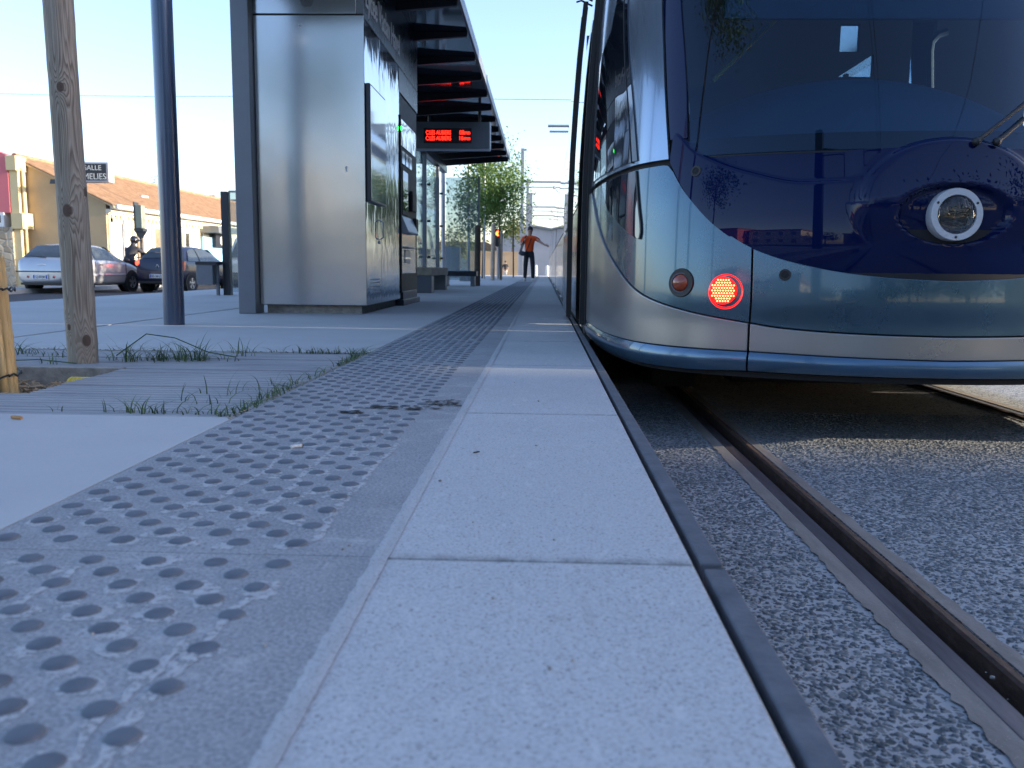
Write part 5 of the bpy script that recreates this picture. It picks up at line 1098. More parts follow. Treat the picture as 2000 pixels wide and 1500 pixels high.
def plate(root,y,z,s,w=.46,h=.10,blue=True):
    g=MB(); g.box(-w/2-.02,w/2+.02,y-.015,y,z-h/2-.015,z+h/2+.015); p=g.build('number_plate',M['plate'],root,bevel=.004)
    g=MB(); g.box(-w/2,-w/2+.05,y-.018,y-.0151,z-h/2,z+h/2); g.box(w/2-.05,w/2,y-.018,y-.0151,z-h/2,z+h/2); g.build('plate_band',M['plateblue'],p)
    text('lettering',s,M['ink'],p,(-w/2+.075,y-.018,z-.035),(1,0,0),(0,0,1),.10,w-.15,.002)
def cars():
    st=[(-.02,.62,.36,.46,.58,.62,.52),(.0,.74,.33,.48,.66,.70,.6),(.07,.80,.27,.50,.90,.93,.66),(.14,.835,.24,.52,.955,.99,.68),(.30,.85,.22,.54,.965,1.14,.66),(.62,.855,.22,.55,.955,1.36,.60),(.95,.86,.21,.55,.945,1.405,.585),(1.7,.86,.20,.55,.93,1.415,.58),(2.25,.86,.20,.55,.92,1.36,.575),(2.75,.855,.20,.54,.905,1.12,.60),(3.08,.85,.20,.53,.885,.935,.64),(3.5,.835,.22,.5,.80,.845,.62),(3.85,.79,.24,.46,.66,.72,.58),(4.0,.70,.28,.42,.55,.60,.5),(4.04,.55,.32,.42,.50,.54,.4)]
    def lamp(root,sx,ip):
        g=MB(); g.grid(lambda a,b:(sx*(.50+.335*min(1,a*1.5)+.012),.115+(max(0,a-.45)*.5)**1.0-.05*(1-b)*0+.03*b,.66+.24*b),8,6); g.build('tail_lamp',M['carred'],root,smooth=60)
    def ex(root,ip):
        plate(root,-.035,.47,'CQ 357 JW')
        g=MB(); g.box(-.80,.80,-.03,.05,.60,.635); g.build('bumper_strip',M['carblack'],root,bevel=.01)
        for x in (-.42,.42):
            g=MB(); g.lathe((x,-.03,.47),(0,-1,0),[(.0001,.012),(.03,.008),(.035,-.01)],14); g.build('reflector',M['carred'],root)
        g=MB(); g.sphere((0,.035,.80),(.17,.02,.035),14,8); g.build('badge',M['ring'],root)
        g=MB(); g.box(-.7,.7,.02,.1,.24,.30); g.build('lower_valance',M['carblack'],root,bevel=.01)
        g=MB(); g.tube([(.1,.12,1.0),(-.1,.14,1.02),(-.45,.2,1.06)],.01,6); g.build('rear_wiper',M['carblack'],root)
    hatch('silver hatchback waiting on the road behind the wooden stake','cars in the street',M['carsilver'],st,(.17,.60,2.28,3.04),[[(.55,.2),(.75,.8),(1.05,.92),(1.28,.93)],[(1.34,.93),(1.9,.9),(2.3,.80),(2.72,.45),(2.92,.06)]],None,(-14.72,25.2,RD),R(-7),(.72,3.22),.30,lamp,extra=ex)
    st2=[(-.02,.60,.38,.50,.62,.66,.5),(.0,.72,.34,.52,.72,.76,.58),(.06,.79,.28,.54,.95,.98,.64),(.13,.815,.25,.55,1.0,1.06,.64),(.28,.825,.24,.56,1.0,1.26,.61),(.5,.83,.23,.56,.99,1.43,.57),(.8,.83,.22,.56,.98,1.48,.56),(1.5,.83,.22,.56,.965,1.49,.56),(2.1,.83,.22,.56,.955,1.42,.56),(2.6,.825,.22,.55,.94,1.16,.59),(2.9,.82,.22,.54,.92,.98,.61),(3.25,.80,.24,.5,.83,.88,.58),(3.5,.75,.26,.46,.68,.74,.54),(3.6,.62,.3,.44,.56,.62,.45)]
    def lamp2(root,sx,ip):
        g=MB(); g.grid(lambda a,b:(sx*(.60+.205*min(1,a*1.6)+.012),.095+(max(0,a-.5)*.4)+.03*b,.70+.30*b),8,6); g.build('tail_lamp',M['carred'],root,smooth=60)
        g=MB(); g.sphere((sx*.74,.07,.93),(.075,.05,.09),12,8); g.build('brake_light',M['brake'],root)
    def ex2(root,ip):
        plate(root,-.035,.52,'BD 206 LE')
        g=MB(); g.prism([(0,.90),(.055,.82),(0,.74),(-.055,.82)],.01,.05,'y'); g.prism([(0,.87),(.03,.82),(0,.77),(-.03,.82)],.0,.009,'y',1); g.build('badge',[M['ring'],M['carblack']],root)
        g=MB(); g.box(-.14,.14,.12,.16,1.02,1.045); g.build('brake_light',M['brake'],root)
        g=MB(); g.box(-.7,.7,-.03,.04,.28,.36); g.build('lower_valance',M['carblack'],root,bevel=.01)
        g=MB(); g.sphere((-.12,1.3,1.12),(.11,.12,.14),10,8); g.build('headrest',M['seat'],root)
    hatch('dark blue small hatchback with lit brake lights behind the lamp post','cars in the street',M['carblue'],st2,(.15,.47,2.14,2.86),[[(.5,.2),(.7,.8),(.95,.92),(1.15,.93)],[(1.2,.93),(1.8,.9),(2.2,.74),(2.5,.42),(2.72,.06)]],None,(-12.33,27.6,RD),R(-9),(.62,2.95),.29,lamp2,brake=True,extra=ex2)
    # white van behind the screen
    v=empty('white_van',(0,0,0),'white van with raked windscreen facing up the street behind the dark post','van')
    g=MB(); prof=[(0,.3),(0,1.0),(.3,1.15),(1.0,2.0),(1.25,2.15),(4.8,2.2),(4.9,.3)]; pts=[(-.95,y,z) for y,z in prof]+[(.95,y,z) for y,z in prof]; n=len(prof)
    g.prism([(y,z) for y,z in prof],-.95,.95,'x'); g.build('body',M['carwhite'],v,bevel=.08,seg=3)
    g=MB(); g.add([(-.82,.30,1.19),(.82,.30,1.19),(.74,.93,1.94),(-.74,.93,1.94)],[(0,1,2,3)]); o=g.build('windscreen',M['window_dark'],v); o.location.y=-.03;o.location.z=.03
    for sx in (1,-1):
        g=MB(); g.add([(sx*.955,.55,1.2),(sx*.955,1.7,1.2),(sx*.955,1.7,1.9),(sx*.955,1.08,1.9)],[(0,1,2,3)]); g.build('side_window',M['window_dark'],v)
        g=MB(); g.sphere((sx*.7,.0,.85),(.16,.06,.1),12,8); g.build('headlight',M['ring'],v)
        for yw in (.85,3.9): wheel(v,sx*.86,yw,.33,.2,sx)
    g=MB(); g.box(-.9,.9,-.06,.02,.3,.6); g.build('bumper',M['carblack'],v,bevel=.03)
    v.location=(-12.35,36.,RD); v.rotation_euler=(0,0,R(-6))
cars()
# ------------------------------------------------------------------ figures
def skinmesh(name,J,E,mat,parent,sub=2):
    """J: name->(x,y,z,r); E: pairs. one continuous skinned surface"""
    names=list(J); me=bpy.data.meshes.new(name); off=wl(parent)
    me.from_pydata([(J[k][0]-off.x,J[k][1]-off.y,J[k][2]-off.z) for k in names],[(names.index(a),names.index(b)) for a,b in E],[])
    me.materials.append(mat); o=put(name,me,parent)
    m=o.modifiers.new('skin','SKIN'); m.use_smooth_shade=True; m.branch_smoothing=.4
    sv=me.skin_vertices[0].data if me.skin_vertices else None
    if sv is None:
        me_sv=None
    for i,k in enumerate(names):
        r=J[k][3]; sv[i].radius=(r,r) if not isinstance(r,tuple) else r; sv[i].use_root=(i==0)
    s=o.modifiers.new('sub','SUBSURF'); s.levels=s.render_levels=sub
    return o
def chain(J,E,pre,pts,root=None):
    prev=root
    for i,p in enumerate(pts):
        k='%s%d'%(pre,i); J[k]=p
        if prev: E.append((prev,k))
        prev=k
    return prev
def hand(J,E,pre,wrist,c,d,up,s=1.):
    """palm and five fingers; d=finger direction, up=towards thumb"""
    c=Vector(c); d=Vector(d).normalized(); up=Vector(up); up=(up-d*up.dot(d)).normalized(); n=d.cross(up)
    J[pre+'p']=tuple(c+d*.05*s)+(.020*s,); E.append((wrist,pre+'p'))
    for i,(o,L) in enumerate(((.028,.075),(.010,.085),(-.009,.078),(-.027,.06))):
        a=c+d*.085*s+up*o*s; m=a+d*L*.5*s+n*.004; e=a+d*L*s+n*.014+up*o*.25
        chain(J,E,pre+'f%d'%i,[tuple(a)+(.0095*s,),tuple(m)+(.0085*s,),tuple(e)+(.0072*s,)],pre+'p')
    a=c+d*.035*s+up*.035*s; chain(J,E,pre+'t',[tuple(a)+(.011*s,),tuple(a+d*.03+up*.025)+(.009*s,),tuple(a+d*.055+up*.03)+(.008*s,)],pre+'p')
def add_face(root,c,r,face,skin=True):
    """eyes, brows, nose, mouth, ears on a head centred at c looking along face"""
    f=Vector(face).normalized(); up=Vector((0,0,1)); rt=f.cross(up).normalized(); c=Vector(c)
    g=MB(); g.tube([c+f*r*.92+up*r*.18,c+f*r*1.17-up*r*.18,c+f*r*.95-up*r*.25],[.009,.017,.012],8); g.build('nose',M['skin'],root)
    g=MB()
    for s in (1,-1): g.sphere(c+rt*s*r*.42+f*r*.86+up*r*.12,(.012,.012,.008),8,6)
    g.build('eyes',M['ink'],root)
    g=MB(); g.tube([c-rt*r*.3+f*r*.86-up*r*.52,c+f*r*.96-up*r*.54,c+rt*r*.3+f*r*.86-up*r*.52],.007,6); g.build('mouth',M['carred'],root)
    g=MB()
    for s in (1,-1): g.sphere(c+rt*s*r*.98-f*.005,(.014,.022,.033),8,6)
    g.build('ears',M['skin'],root)
    g=MB()
    for s in (1,-1): g.tube([c+rt*s*r*.22+f*r*.93+up*r*.34,c+rt*s*r*.62+f*r*.78+up*r*.34],.006,6)
    g.build('eyebrows',M['hair'],root)
def man():
    px,py=1032,549; b=Vector(atz(1033,548.5,0)); k=b.y*104/F/1.72   # scale so that he stands 104 px tall
    root=empty('person',b,'man in orange T-shirt and black trousers on the platform, one arm stretched towards the tram','person')
    def p(x,y,z,r): return (b.x+x*k,b.y+y*k,z*k,r*k if not isinstance(r,tuple) else tuple(q*k for q in r))
    J={};E=[]
    J['pel']=p(0,0,.93,(.07,.06)); J['wai']=p(.0,0,1.08,(.08,.06)); J['che']=p(.01,0,1.26,(.12,.08)); J['nec']=p(.015,-.01,1.43,.058); J['hd0']=p(.02,-.02,1.53,(.075,.08)); J['hd1']=p(.02,-.03,1.62,(.078,.092)); J['hd2']=p(.02,-.02,1.70,(.05,.06))
    E+=[('pel','wai'),('wai','che'),('che','nec'),('nec','hd0'),('hd0','hd1'),('hd1','hd2')]
    # viewer's right arm: stretched out to the tram
    J['sa']=p(.19,0,1.37,.055); J['ea']=p(.36,-.10,1.22,.042); J['wa']=p(.50,-.22,1.13,.028); E+=[('che','sa'),('sa','ea'),('ea','wa')]
    hand(J,E,'ha','wa',Vector(J['wa'][:3]),(.8,-.5,-.25),(0,-.3,1),k)
    # viewer's left arm: elbow down, hand up at the strap
    J['sb']=p(-.18,0,1.37,.055); J['eb']=p(-.27,.03,1.12,.042); J['wb']=p(-.16,-.14,1.27,.028); E+=[('che','sb'),('sb','eb'),('eb','wb')]
    hand(J,E,'hb','wb',Vector(J['wb'][:3]),(.5,-.1,.8),(.2,-1,.2),k*.9)
    for s,x in (('l',-1),('r',1)):
        J['h'+s]=p(.09*x,0,.85,.06); J['k'+s]=p(.115*x,-.02,.50,.055); J['a'+s]=p(.125*x,.02,.08,.036); E+=[('pel','h'+s),('h'+s,'k'+s),('k'+s,'a'+s)]
    skinmesh('body',J,E,M['skin'],root)
    J={};E=[]
    J['w0']=p(.0,0,.84,(.17,.13)); J['w1']=p(.0,0,1.05,(.155,.115)); J['c']=p(.01,0,1.25,(.175,.125)); J['n']=p(.015,0,1.40,(.085,.08)); E+=[('w0','w1'),('w1','c'),('c','n')]
    J['sa']=p(.185,0,1.37,.078); J['ea']=p(.33,-.02,1.25,.072); J['sb']=p(-.175,0,1.37,.078); J['eb']=p(-.25,.02,1.19,.070); E+=[('c','sa'),('sa','ea'),('c','sb'),('sb','eb')]
    skinmesh('t_shirt',J,E,M['orange'],root)
    J={};E=[]
    J['p']=p(0,0,.95,(.17,.125)); J['w']=p(0,0,1.03,(.15,.112)); E.append(('p','w'))
    for s,x in (('l',-1),('r',1)):
        J['h'+s]=p(.088*x,0,.80,.098); J['k'+s]=p(.117*x,-.015,.48,.076); J['a'+s]=p(.128*x,.015,.07,.062); E+=[('p','h'+s),('h'+s,'k'+s),('k'+s,'a'+s)]
    skinmesh('trousers',J,E,M['blackcloth'],root)
    for x in (-1,1):
        J={};E=[]; chain(J,E,'s',[p(.125*x,.05,.045,.045),p(.13*x,-.05,.04,.045),p(.145*x,-.15,.03,.036)]); skinmesh('shoe',J,E,M['shoe'],root)
    c=p(.02,-.025,1.60,1); g=MB(); g.grid(lambda a,b_:(c[0]+.088*k*math.cos(6.2832*a)*math.sin(1.75*b_)*1.0,c[1]+.02*k+.098*k*math.sin(6.2832*a)*math.sin(1.75*b_),c[2]+.02*k+.115*k*math.cos(1.75*b_)*(1+.05*math.sin(19*a))),22,9); g.build('hair',M['hair'],root,smooth=60)
    add_face(root,c[:3],.083*k,(0,-1,0))
    # bag hanging at his side (held, so a thing of its own)
    bg=empty('shoulder_bag',(b.x-.2*k,b.y-.1*k,.8*k),'dark blue shoulder bag hanging from the man in orange','bag')
    J={};E=[]; chain(J,E,'b',[p(-.33,-.12,.90,(.11,.07)),p(-.22,-.16,.86,(.16,.085)),p(-.06,-.17,.84,(.11,.07))]); skinmesh('pouch',J,E,M['bagcloth'],bg)
    g=MB(); g.tube([p(-.28,-.12,.93,1)[:3],p(-.20,-.13,1.18,1)[:3],p(-.12,-.10,1.41,1)[:3],p(-.08,.06,1.44,1)[:3],p(.0,-.0,1.45,1)[:3]] if False else [p(-.30,-.12,.92,1)[:3],p(-.22,-.15,1.15,1)[:3],p(-.14,-.13,1.33,1)[:3],p(-.10,-.02,1.445,1)[:3],p(-.12,.12,1.35,1)[:3],p(-.24,.13,1.0,1)[:3],p(-.27,.0,.9,1)[:3]],.018*k,6); g.tube([p(.09,-.02,1.43,1)[:3],p(.03,-.145,1.25,1)[:3],p(-.09,-.19,.93,1)[:3]],.016*k,6); g.build('strap',M['blackcloth'],bg)
def far_person():
    b=Vector(atz(987,547,0)); b=Vector(atY(987,546,44)); k=44*36/F/1.72
    root=empty('person',b,'distant person in dark top and white trousers before the tan hoarding','person')
    def p(x,y,z,r): return (b.x+x*k,b.y+y*k,b.z+z*k,r*k if not isinstance(r,tuple) else tuple(q*k for q in r))
    J={};E=[]; J['pel']=p(0,0,.93,(.13,.1)); J['che']=p(0,0,1.27,(.15,.1)); J['nec']=p(0,0,1.45,.055); J['hd']=p(0,-.01,1.60,.09); E+=[('pel','che'),('che','nec'),('nec','hd')]
    for s,x in (('l',-1),('r',1)):
        J['s'+s]=p(.19*x,0,1.38,.05); J['e'+s]=p(.25*x,.02,1.12,.04); J['w'+s]=p(.2*x,-.12,.93,.03); J['h'+s]=p(.09*x,0,.85,.085); J['k'+s]=p(.08*x,-.05*x,.48,.06); J['a'+s]=p(.08*x,.12*x,.07,.04); E+=[('che','s'+s),('s'+s,'e'+s),('e'+s,'w'+s),('pel','h'+s),('h'+s,'k'+s),('k'+s,'a'+s)]
        hand(J,E,'d'+s,'w'+s,Vector(J['w'+s][:3]),(0,-.5,-1),(0,-1,.2),k)
    skinmesh('body',J,E,M['skin'],root,1)
    J={};E=[]; J['w']=p(0,0,.88,(.16,.12)); J['c']=p(0,0,1.27,(.18,.125)); J['n']=p(0,0,1.42,.08); E+=[('w','c'),('c','n')]
    for x in (-1,1): J['s%d'%x]=p(.19*x,0,1.37,.075); J['e%d'%x]=p(.25*x,.02,1.12,.06); E+=[('c','s%d'%x),('s%d'%x,'e%d'%x)]
    skinmesh('top',J,E,M['darkcloth'],root,1)
    J={};E=[]; J['p']=p(0,0,.9,(.15,.115))
    for s,x in (('l',-1),('r',1)): J['k'+s]=p(.08*x,-.05*x,.48,.08); J['a'+s]=p(.08*x,.12*x,.05,.06); J['h'+s]=p(.09*x,0,.8,.1); E+=[('p','h'+s),('h'+s,'k'+s),('k'+s,'a'+s)]
    skinmesh('trousers',J,E,M['whitecloth'],root,1)
    g=MB(); g.sphere(p(0,.01,1.64,1)[:3],(.095*k,.105*k,.1*k),14,8); g.build('hair',M['hair'],root)
def rider():
    o=Vector((-13.9,28.6,RD)); mc=empty('motorcycle',o,'dark touring motorcycle between the silver car and the blue car','motorcycle')
    h=R(-14); dy=Vector((-math.sin(h),math.cos(h),0)); dx=Vector((math.cos(h),math.sin(h),0))
    def q(x,y,z): return tuple(o+dx*x+dy*y+Vector((0,0,z)))
    for y in (0.,1.45):
        g=MB(); g.lathe(q(0,y,.3),tuple(dx),[(.2,.06),(.27,.07),(.31,.03),(.31,-.03),(.27,-.07),(.2,-.06)],22); w=g.build('wheel',M['tyre'],mc,smooth=40)
        g=MB(); g.lathe(q(0,y,.3),tuple(dx),[(.0001,.03),(.2,.025),(.205,-.025),(.0001,-.03)],22); g.build('rim',M['alloy'],w)
    def sk(nm,pts,mat):
        J={};E=[]; chain(J,E,nm,[q(*p[:3])+(p[3],) for p in pts]); return skinmesh(nm,J,E,mat,mc)
    sk('fairing',[(0,1.35,.75,.16),(0,1.1,.95,.2),(0,.85,.85,.18)],M['carblack']); sk('tank',[(0,1.0,.88,.15),(0,.7,.90,.18),(0,.45,.82,.14)],M['carblack']); sk('seat',[(0,.55,.80,.13),(0,.15,.84,.15),(0,-.2,.92,.13)],M['blackcloth']); sk('engine',[(0,1.0,.45,.18),(0,.55,.45,.2),(0,.1,.5,.14)],M['carblack'])
    sk('tail',[(0,.0,.85,.11),(0,-.35,.93,.08)],M['carblack'])
    for s in (1,-1): sk('pannier',[(.3*s,-.3,.72,.15),(.31*s,.0,.72,.16)],M['carblack'])
    g=MB(); g.sphere(q(0,-.42,.93),(.08,.04,.05),12,8); g.build('tail_light',M['brake'],mc)
    g=MB(); g.tube([q(-.42,.9,1.08),q(-.2,1.05,1.12),q(.2,1.05,1.12),q(.42,.9,1.08)],.016,8); g.build('handlebar',M['carblack'],mc)
    g=MB(); g.sphere(q(.42,1.0,1.2),(.07,.03,.05),10,8); g.sphere(q(-.42,1.0,1.2),(.07,.03,.05),10,8); g.build('mirror',M['ring'],mc)
    g=MB(); g.add([q(-.2,1.28,1.0),q(.2,1.28,1.0),q(.16,1.12,1.3),q(-.16,1.12,1.3)],[(0,1,2,3)]); g.build('windshield',M['clear'],mc)
    r=empty('person',q(0,.2,.85),'motorcyclist in black jacket and helmet riding away between two cars','person')
    J={};E=[]
    J['pel']=q(0,.2,.98)+((.17,.15),); J['che']=q(0,.42,1.32)+((.20,.15),); J['nec']=q(0,.5,1.52)+(.07,); J['hd']=q(0,.54,1.66)+(.1,); E+=[('pel','che'),('che','nec'),('nec','hd')]
    for s in (1,-1):
        t='r' if s>0 else 'l'
        J['s'+t]=q(.22*s,.46,1.40)+(.085,); J['e'+t]=q(.36*s,.62,1.2)+(.065,); J['w'+t]=q(.40*s,.86,1.12)+(.045,); J['h'+t]=q(.16*s,.3,.95)+(.11,); J['k'+t]=q(.28*s,.75,.80)+(.085,); J['a'+t]=q(.27*s,.5,.38)+(.06,); J['t'+t]=q(.28*s,.68,.32)+(.05,)
        E+=[('che','s'+t),('s'+t,'e'+t),('e'+t,'w'+t),('pel','h'+t),('h'+t,'k'+t),('k'+t,'a'+t),('a'+t,'t'+t)]
        hand(J,E,'d'+t,'w'+t,Vector(J['w'+t][:3]),tuple(dy*.6+dx*.1*s+Vector((0,0,-.2))),tuple(-dx*s),1.1)
    skinmesh('body',J,E,M['darkcloth'],r)
    g=MB(); c=q(0,.56,1.70); g.sphere(c,(.135,.15,.145),18,12); hm=g.build('helmet',M['helmet'],r,smooth=60)
    g=MB(); c=q(.03,.64,1.69); g.sphere(c,(.115,.085,.06),14,8); g.build('visor',M['sideglass'],hm)
man(); far_person(); rider()
# ------------------------------------------------------------------ far end of the platform
def far_end():
    tree('street_tree',(atY(978,500,27)[0],27,-.05),4.3,(.72,.72,1.3),'slim young tree with loose green crown nearer the passenger at the platform end',3400,.10,.03,'leaf','trees along the platform',zc=2.75,seed=3)
    tree('street_tree',(atY(942,500,31)[0],31,-.05),4.6,(1.15,.95,1.45),'fuller young tree standing behind the glass end screen',4600,.12,.035,'leaf','trees along the platform',zc=2.95,seed=14)
    tree('street_tree',(atY(1003,500,36)[0],36,-.05),5.6,(.7,.7,1.7),'tall narrow young tree beyond the nearer trees, close to the masts',1800,.10,.035,'leaf','trees along the platform',zc=3.3,seed=21)
    st=[(932,17.9,440,12,'stout weathered stake behind the end of the slim bench'),(962,26,437,8,'pair of weathered tree stakes, the one left of the signal lamp'),(978,27.6,450,6,'weathered tree stake right of the signal lamp')]
    for px,Y,top,w,lab in st:
        p=Vector(atY(px,540,Y)); p.z=-.02; r=w*Y/F/2; z=atY(px,top,Y)[2]; root=empty('tree_stake',p,lab,'stake','tree stakes at the platform end')
        g=MB(); g.tube([p,(p.x+.01,p.y,z)],[r,r*.93],16); g.build('post',M['benchwood'] if w<12 else M['tree_stake_mat'],root)
    for px,Y,w,lab,top in ((865.5,20.5,8,'pale grey lamp column just past the shelter girder end',7.),(915,34,6,'pale grey lamp column seen through the glass end screen',7.5),(945.5,30,4,'thin grey pole beside the stout wooden stake',4.2)):
        p=Vector(atY(px,540,Y)); p.z=-.02; root=empty('lamp_column',p,lab,'lamp column','pale columns at the platform end'); g=MB(); g.tube([p,p+Vector((0,0,top))],[w*Y/F/2,w*Y/F/2*.9],16); g.build('shaft',M['lightpole'],root)
        g=MB(); g.box(p.x,p.x+.7,p.y-.12,p.y+.12,top-.02,top+.06); g.build('lantern',M['lightpole'],root)
    # catenary masts with cross arms
    for px,Y,top,w,arm,lab in ((1018,48,290,6,355,'tallest grey catenary mast in the line, nearest beyond the man'),(1028.5,62,350,5,404,'second grey catenary mast behind the tallest one'),(1034,78,377,8,421,'thick grey catenary mast farthest along the track')):
        p=Vector(atY(px,540,Y)); p.z=TR; z=atY(px,top,Y)[2]; root=empty('catenary_mast',p,lab,'catenary mast','catenary masts along the track'); r=w*Y/F/2
        g=MB(); g.box(p.x-r,p.x+r,Y-r,Y+r,TR,z); g.box(p.x-r,p.x+r*2.6,Y-.06,Y+.06,z-.12,z-.02); g.build('shaft',M['lightpole'],root)
        za=atY(px,arm,Y)[2]; g=MB(); g.cyl((p.x,Y,za),(5.2,Y,za),.055,8); g.cyl((p.x,Y,za-.28),(5.2,Y,za-.28),.03,8)
        for x in (1.4,4.3): g.tube([(x-.9,Y,za-.28),(x-.5,Y,za-.75),(x,Y,za-.80)],.025,6); g.sphere((x-.9,Y,za-.3),(.07,.07,.1),8,6)
        g.build('cantilever_arm',M['lightpole'],root)
    # nearer mast beyond the tram, only its arm reaches over the track
    Y=26.; p=Vector((6.2,Y,TR)); root=empty('catenary_mast',p,'catenary mast hidden by the tram, its twin arms poking out over the roof','catenary mast','catenary masts along the track')
    z1=atY(1090,246,Y)[2]; z0=atY(1090,257,Y)[2]; x0=atY(1070,250,Y)[0]
    g=MB(); g.box(6.1,6.3,Y-.1,Y+.1,TR,z1+.5); g.build('shaft',M['lightpole'],root); g=MB(); g.cyl((x0,Y,z1),(6.2,Y,z1),.04,8); g.cyl((x0+.05,Y,z0),(6.2,Y,z0),.03,8); g.build('cantilever_arm',M['lightpole'],root)
    # behind the camera : the mast and wires that mirror in the windscreen
    Y=-3.3; root=empty('catenary_mast',(-1.,Y,0),'dark catenary mast on the platform behind the camera, mirrored in the tram windscreen','catenary mast','catenary masts along the track')
    g=MB(); g.box(-1.14,-.86,Y-.12,Y+.12,-.01,7.3); g.build('shaft',M['darkmetal'],root); g=MB(); g.cyl((-1.,Y,5.75),(1.9,Y,5.75),.04,8); g.cyl((-1.,Y,6.5),(1.6,Y,5.8),.03,8); g.build('cantilever_arm',M['darkmetal'],root)
    for k,(x,z) in enumerate(((1.44,5.55),(1.38,6.2),(4.3,5.55))):
        g=MB(); pts=[(x+.25*math.sin((y+9)/17*math.pi/2*2),y,z-.0) for y in range(-60,140,5)]; g.tube(pts,.009 if z<6 else .008,5); tag(g.build('overhead_wire',M['wire']),['contact wire running over the tram track','messenger wire above the contact wire over the tram','contact wire over the second track'][k],'wire','overhead wires')
    a=Vector(atY(0,183,34)); b=Vector(atY(458,188,34)); d=b-a; g=MB(); g.tube([a-d*2+Vector((0,0,.5)),a-d,a,a+d*.33-Vector((0,0,.04)),a+d*.66-Vector((0,0,.04)),b,b+d*1.5],.009,6); tag(g.build('street_cable',M['wire']),'thin cable crossing the sky above the tiled roof','cable')
    # grey gable shed, tan hoarding, kerb shrubs
    s=empty('gable_shed',(-1.5,90,RD),'plain grey gable ended shed closing the view down the track','shed'); Y=90.
    P=lambda x,y:(atY(x,y,Y)[0],atY(x,y,Y)[2])
    xl=atY(978,480,Y)[0]; xr=3.9; xm,zm=P(1035,443); zl=P(978,462)[1]; zr=P(1079,458)[1]
    g=MB(); g.prism([(xl,RD),(xr,RD),(xr,zl+.15),(xm,zm),(xl,zl)],Y,Y+25,'y'); g.build('wall',M['corrugated'],s)
    g=MB(); g.prism([(xl-.3,zl-.08),(xm,zm+.03),(xr+.3,zl+.05),(xr+.3,zl+.25),(xm,zm+.25),(xl-.3,zl+.12)],Y-.3,Y+25.3,'y'); g.build('roof',M['greymetal'],s)
    Y=58.; xl=atY(918,500,Y)[0]; xr=atY(1012,500,Y)[0]; zt=atY(960,491,Y)[2]
    h=empty('tan_hoarding',((xl+xr)/2,Y,RD),'tan timber hoarding across the far end of the platform','hoarding')
    n=7
    for i in range(n):
        g=MB(); a=xl+(xr-xl)*i/n; c=xl+(xr-xl)*(i+1)/n; g.box(a+.01,c-.01,Y,Y+.06,RD,zt); g.build('panel',M['hoarding'],h)
    g=MB(); g.box(xl,xr,Y-.03,Y-.001,zt-.12,zt-.02); g.build('rail',M['hoarding'],h)
    for (px,w,y0,y1,Y,lab) in ((882,30,482,545,33.,'grey blue metal cabinet seen through the shelter glass'),(908,22,528,550,24.,'low grey metal box beside the slim bench')):
        p=atY(px,y1,Y); z1=atY(px,y0,Y)[2]; ww=w*Y/F/2; c=empty('equipment_cabinet',p,lab,'cabinet','equipment cabinets'); g=MB(); g.box(p[0]-ww,p[0]+ww,Y,Y+.6,-.02,z1); g.build('housing',M['greymetal'],c,bevel=.02); g=MB(); g.box(p[0]-ww*.93,p[0]+ww*.93,Y-.02,Y-.001,.1,z1-.08); g.build('door',M['greymetal'],c,bevel=.008)
    # tram signal
    Y=29.; p=Vector(atY(972,545,Y)); z=atY(972,456,Y)[2]; s=empty('tram_signal',(p.x,Y,0),'tram signal head with glowing orange red lamp between the stakes','signal')
    g=MB(); g.box(p.x-.1,p.x+.1,Y,Y+.2,z-.42,z+.12); g.build('head',M['black'],s,bevel=.02); g=MB(); g.cyl((p.x,Y+.1,0),(p.x,Y+.1,z-.42),.05,10); g.build('post',M['lightpole'],s); g=MB(); g.lathe((p.x,Y-.005,z),(0,-1,0),[(.08,0),(.06,.03),(.0001,.045)],16); g.build('lamp',M['led_amber'],s)
    # pale far buildings and bushes low on the horizon
    for i,(px,Y,w,t,lab,c) in enumerate(((895,110,5.,488,'far pale low building behind the glass screen','cream'),(1052,120,6,482,'far pale building right of the man','cream'))):
        p=atY(px,540,Y); z=atY(px,t,Y)[2]; e=empty('far_building',(p[0],Y,RD),lab,'building'); g=MB(); g.box(p[0]-w,p[0]+w,Y,Y+8,RD,z); g.build('wall',M[c],e); g=MB(); g.prism([(p[0]-w-.3,z),(p[0]+w+.3,z),(p[0]+w*.7,z+1.),(p[0]-w*.7,z+1.)],Y-.3,Y+8.3,'y'); g.build('roof',M['tiles'],e)
    tree('far_bush',(atY(875,500,62)[0],62,RD),3.6,(1.7,1.3,1.5),'yellow green rounded tree far behind the shelter glass',1500,.22,.08,'olive','far trees',zc=2.2,seed=5)
    tree('far_bush',(atY(1000,500,80)[0],80,RD),5.6,(1.6,1.3,1.2),'small olive tree showing above the grey shed roof edge',900,.25,.08,'olive','far trees',zc=4.6,seed=6)
    for px,Y,h,lab in ((1046,44,1.0,'white bollard on the far track crossing right of the man'),(1068,47,1.0,'white bollard on the far crossing near the tram tail')):
        p=Vector(atY(px,545,Y)); p.z=RD; e=empty('bollard',p,lab,'bollard','white bollards'); g=MB(); g.lathe(p,(0,0,1),[(.09,0),(.09,h),(.06,h+.05),(.0001,h+.06)],14); g.build('post',M['white'],e)
far_end()
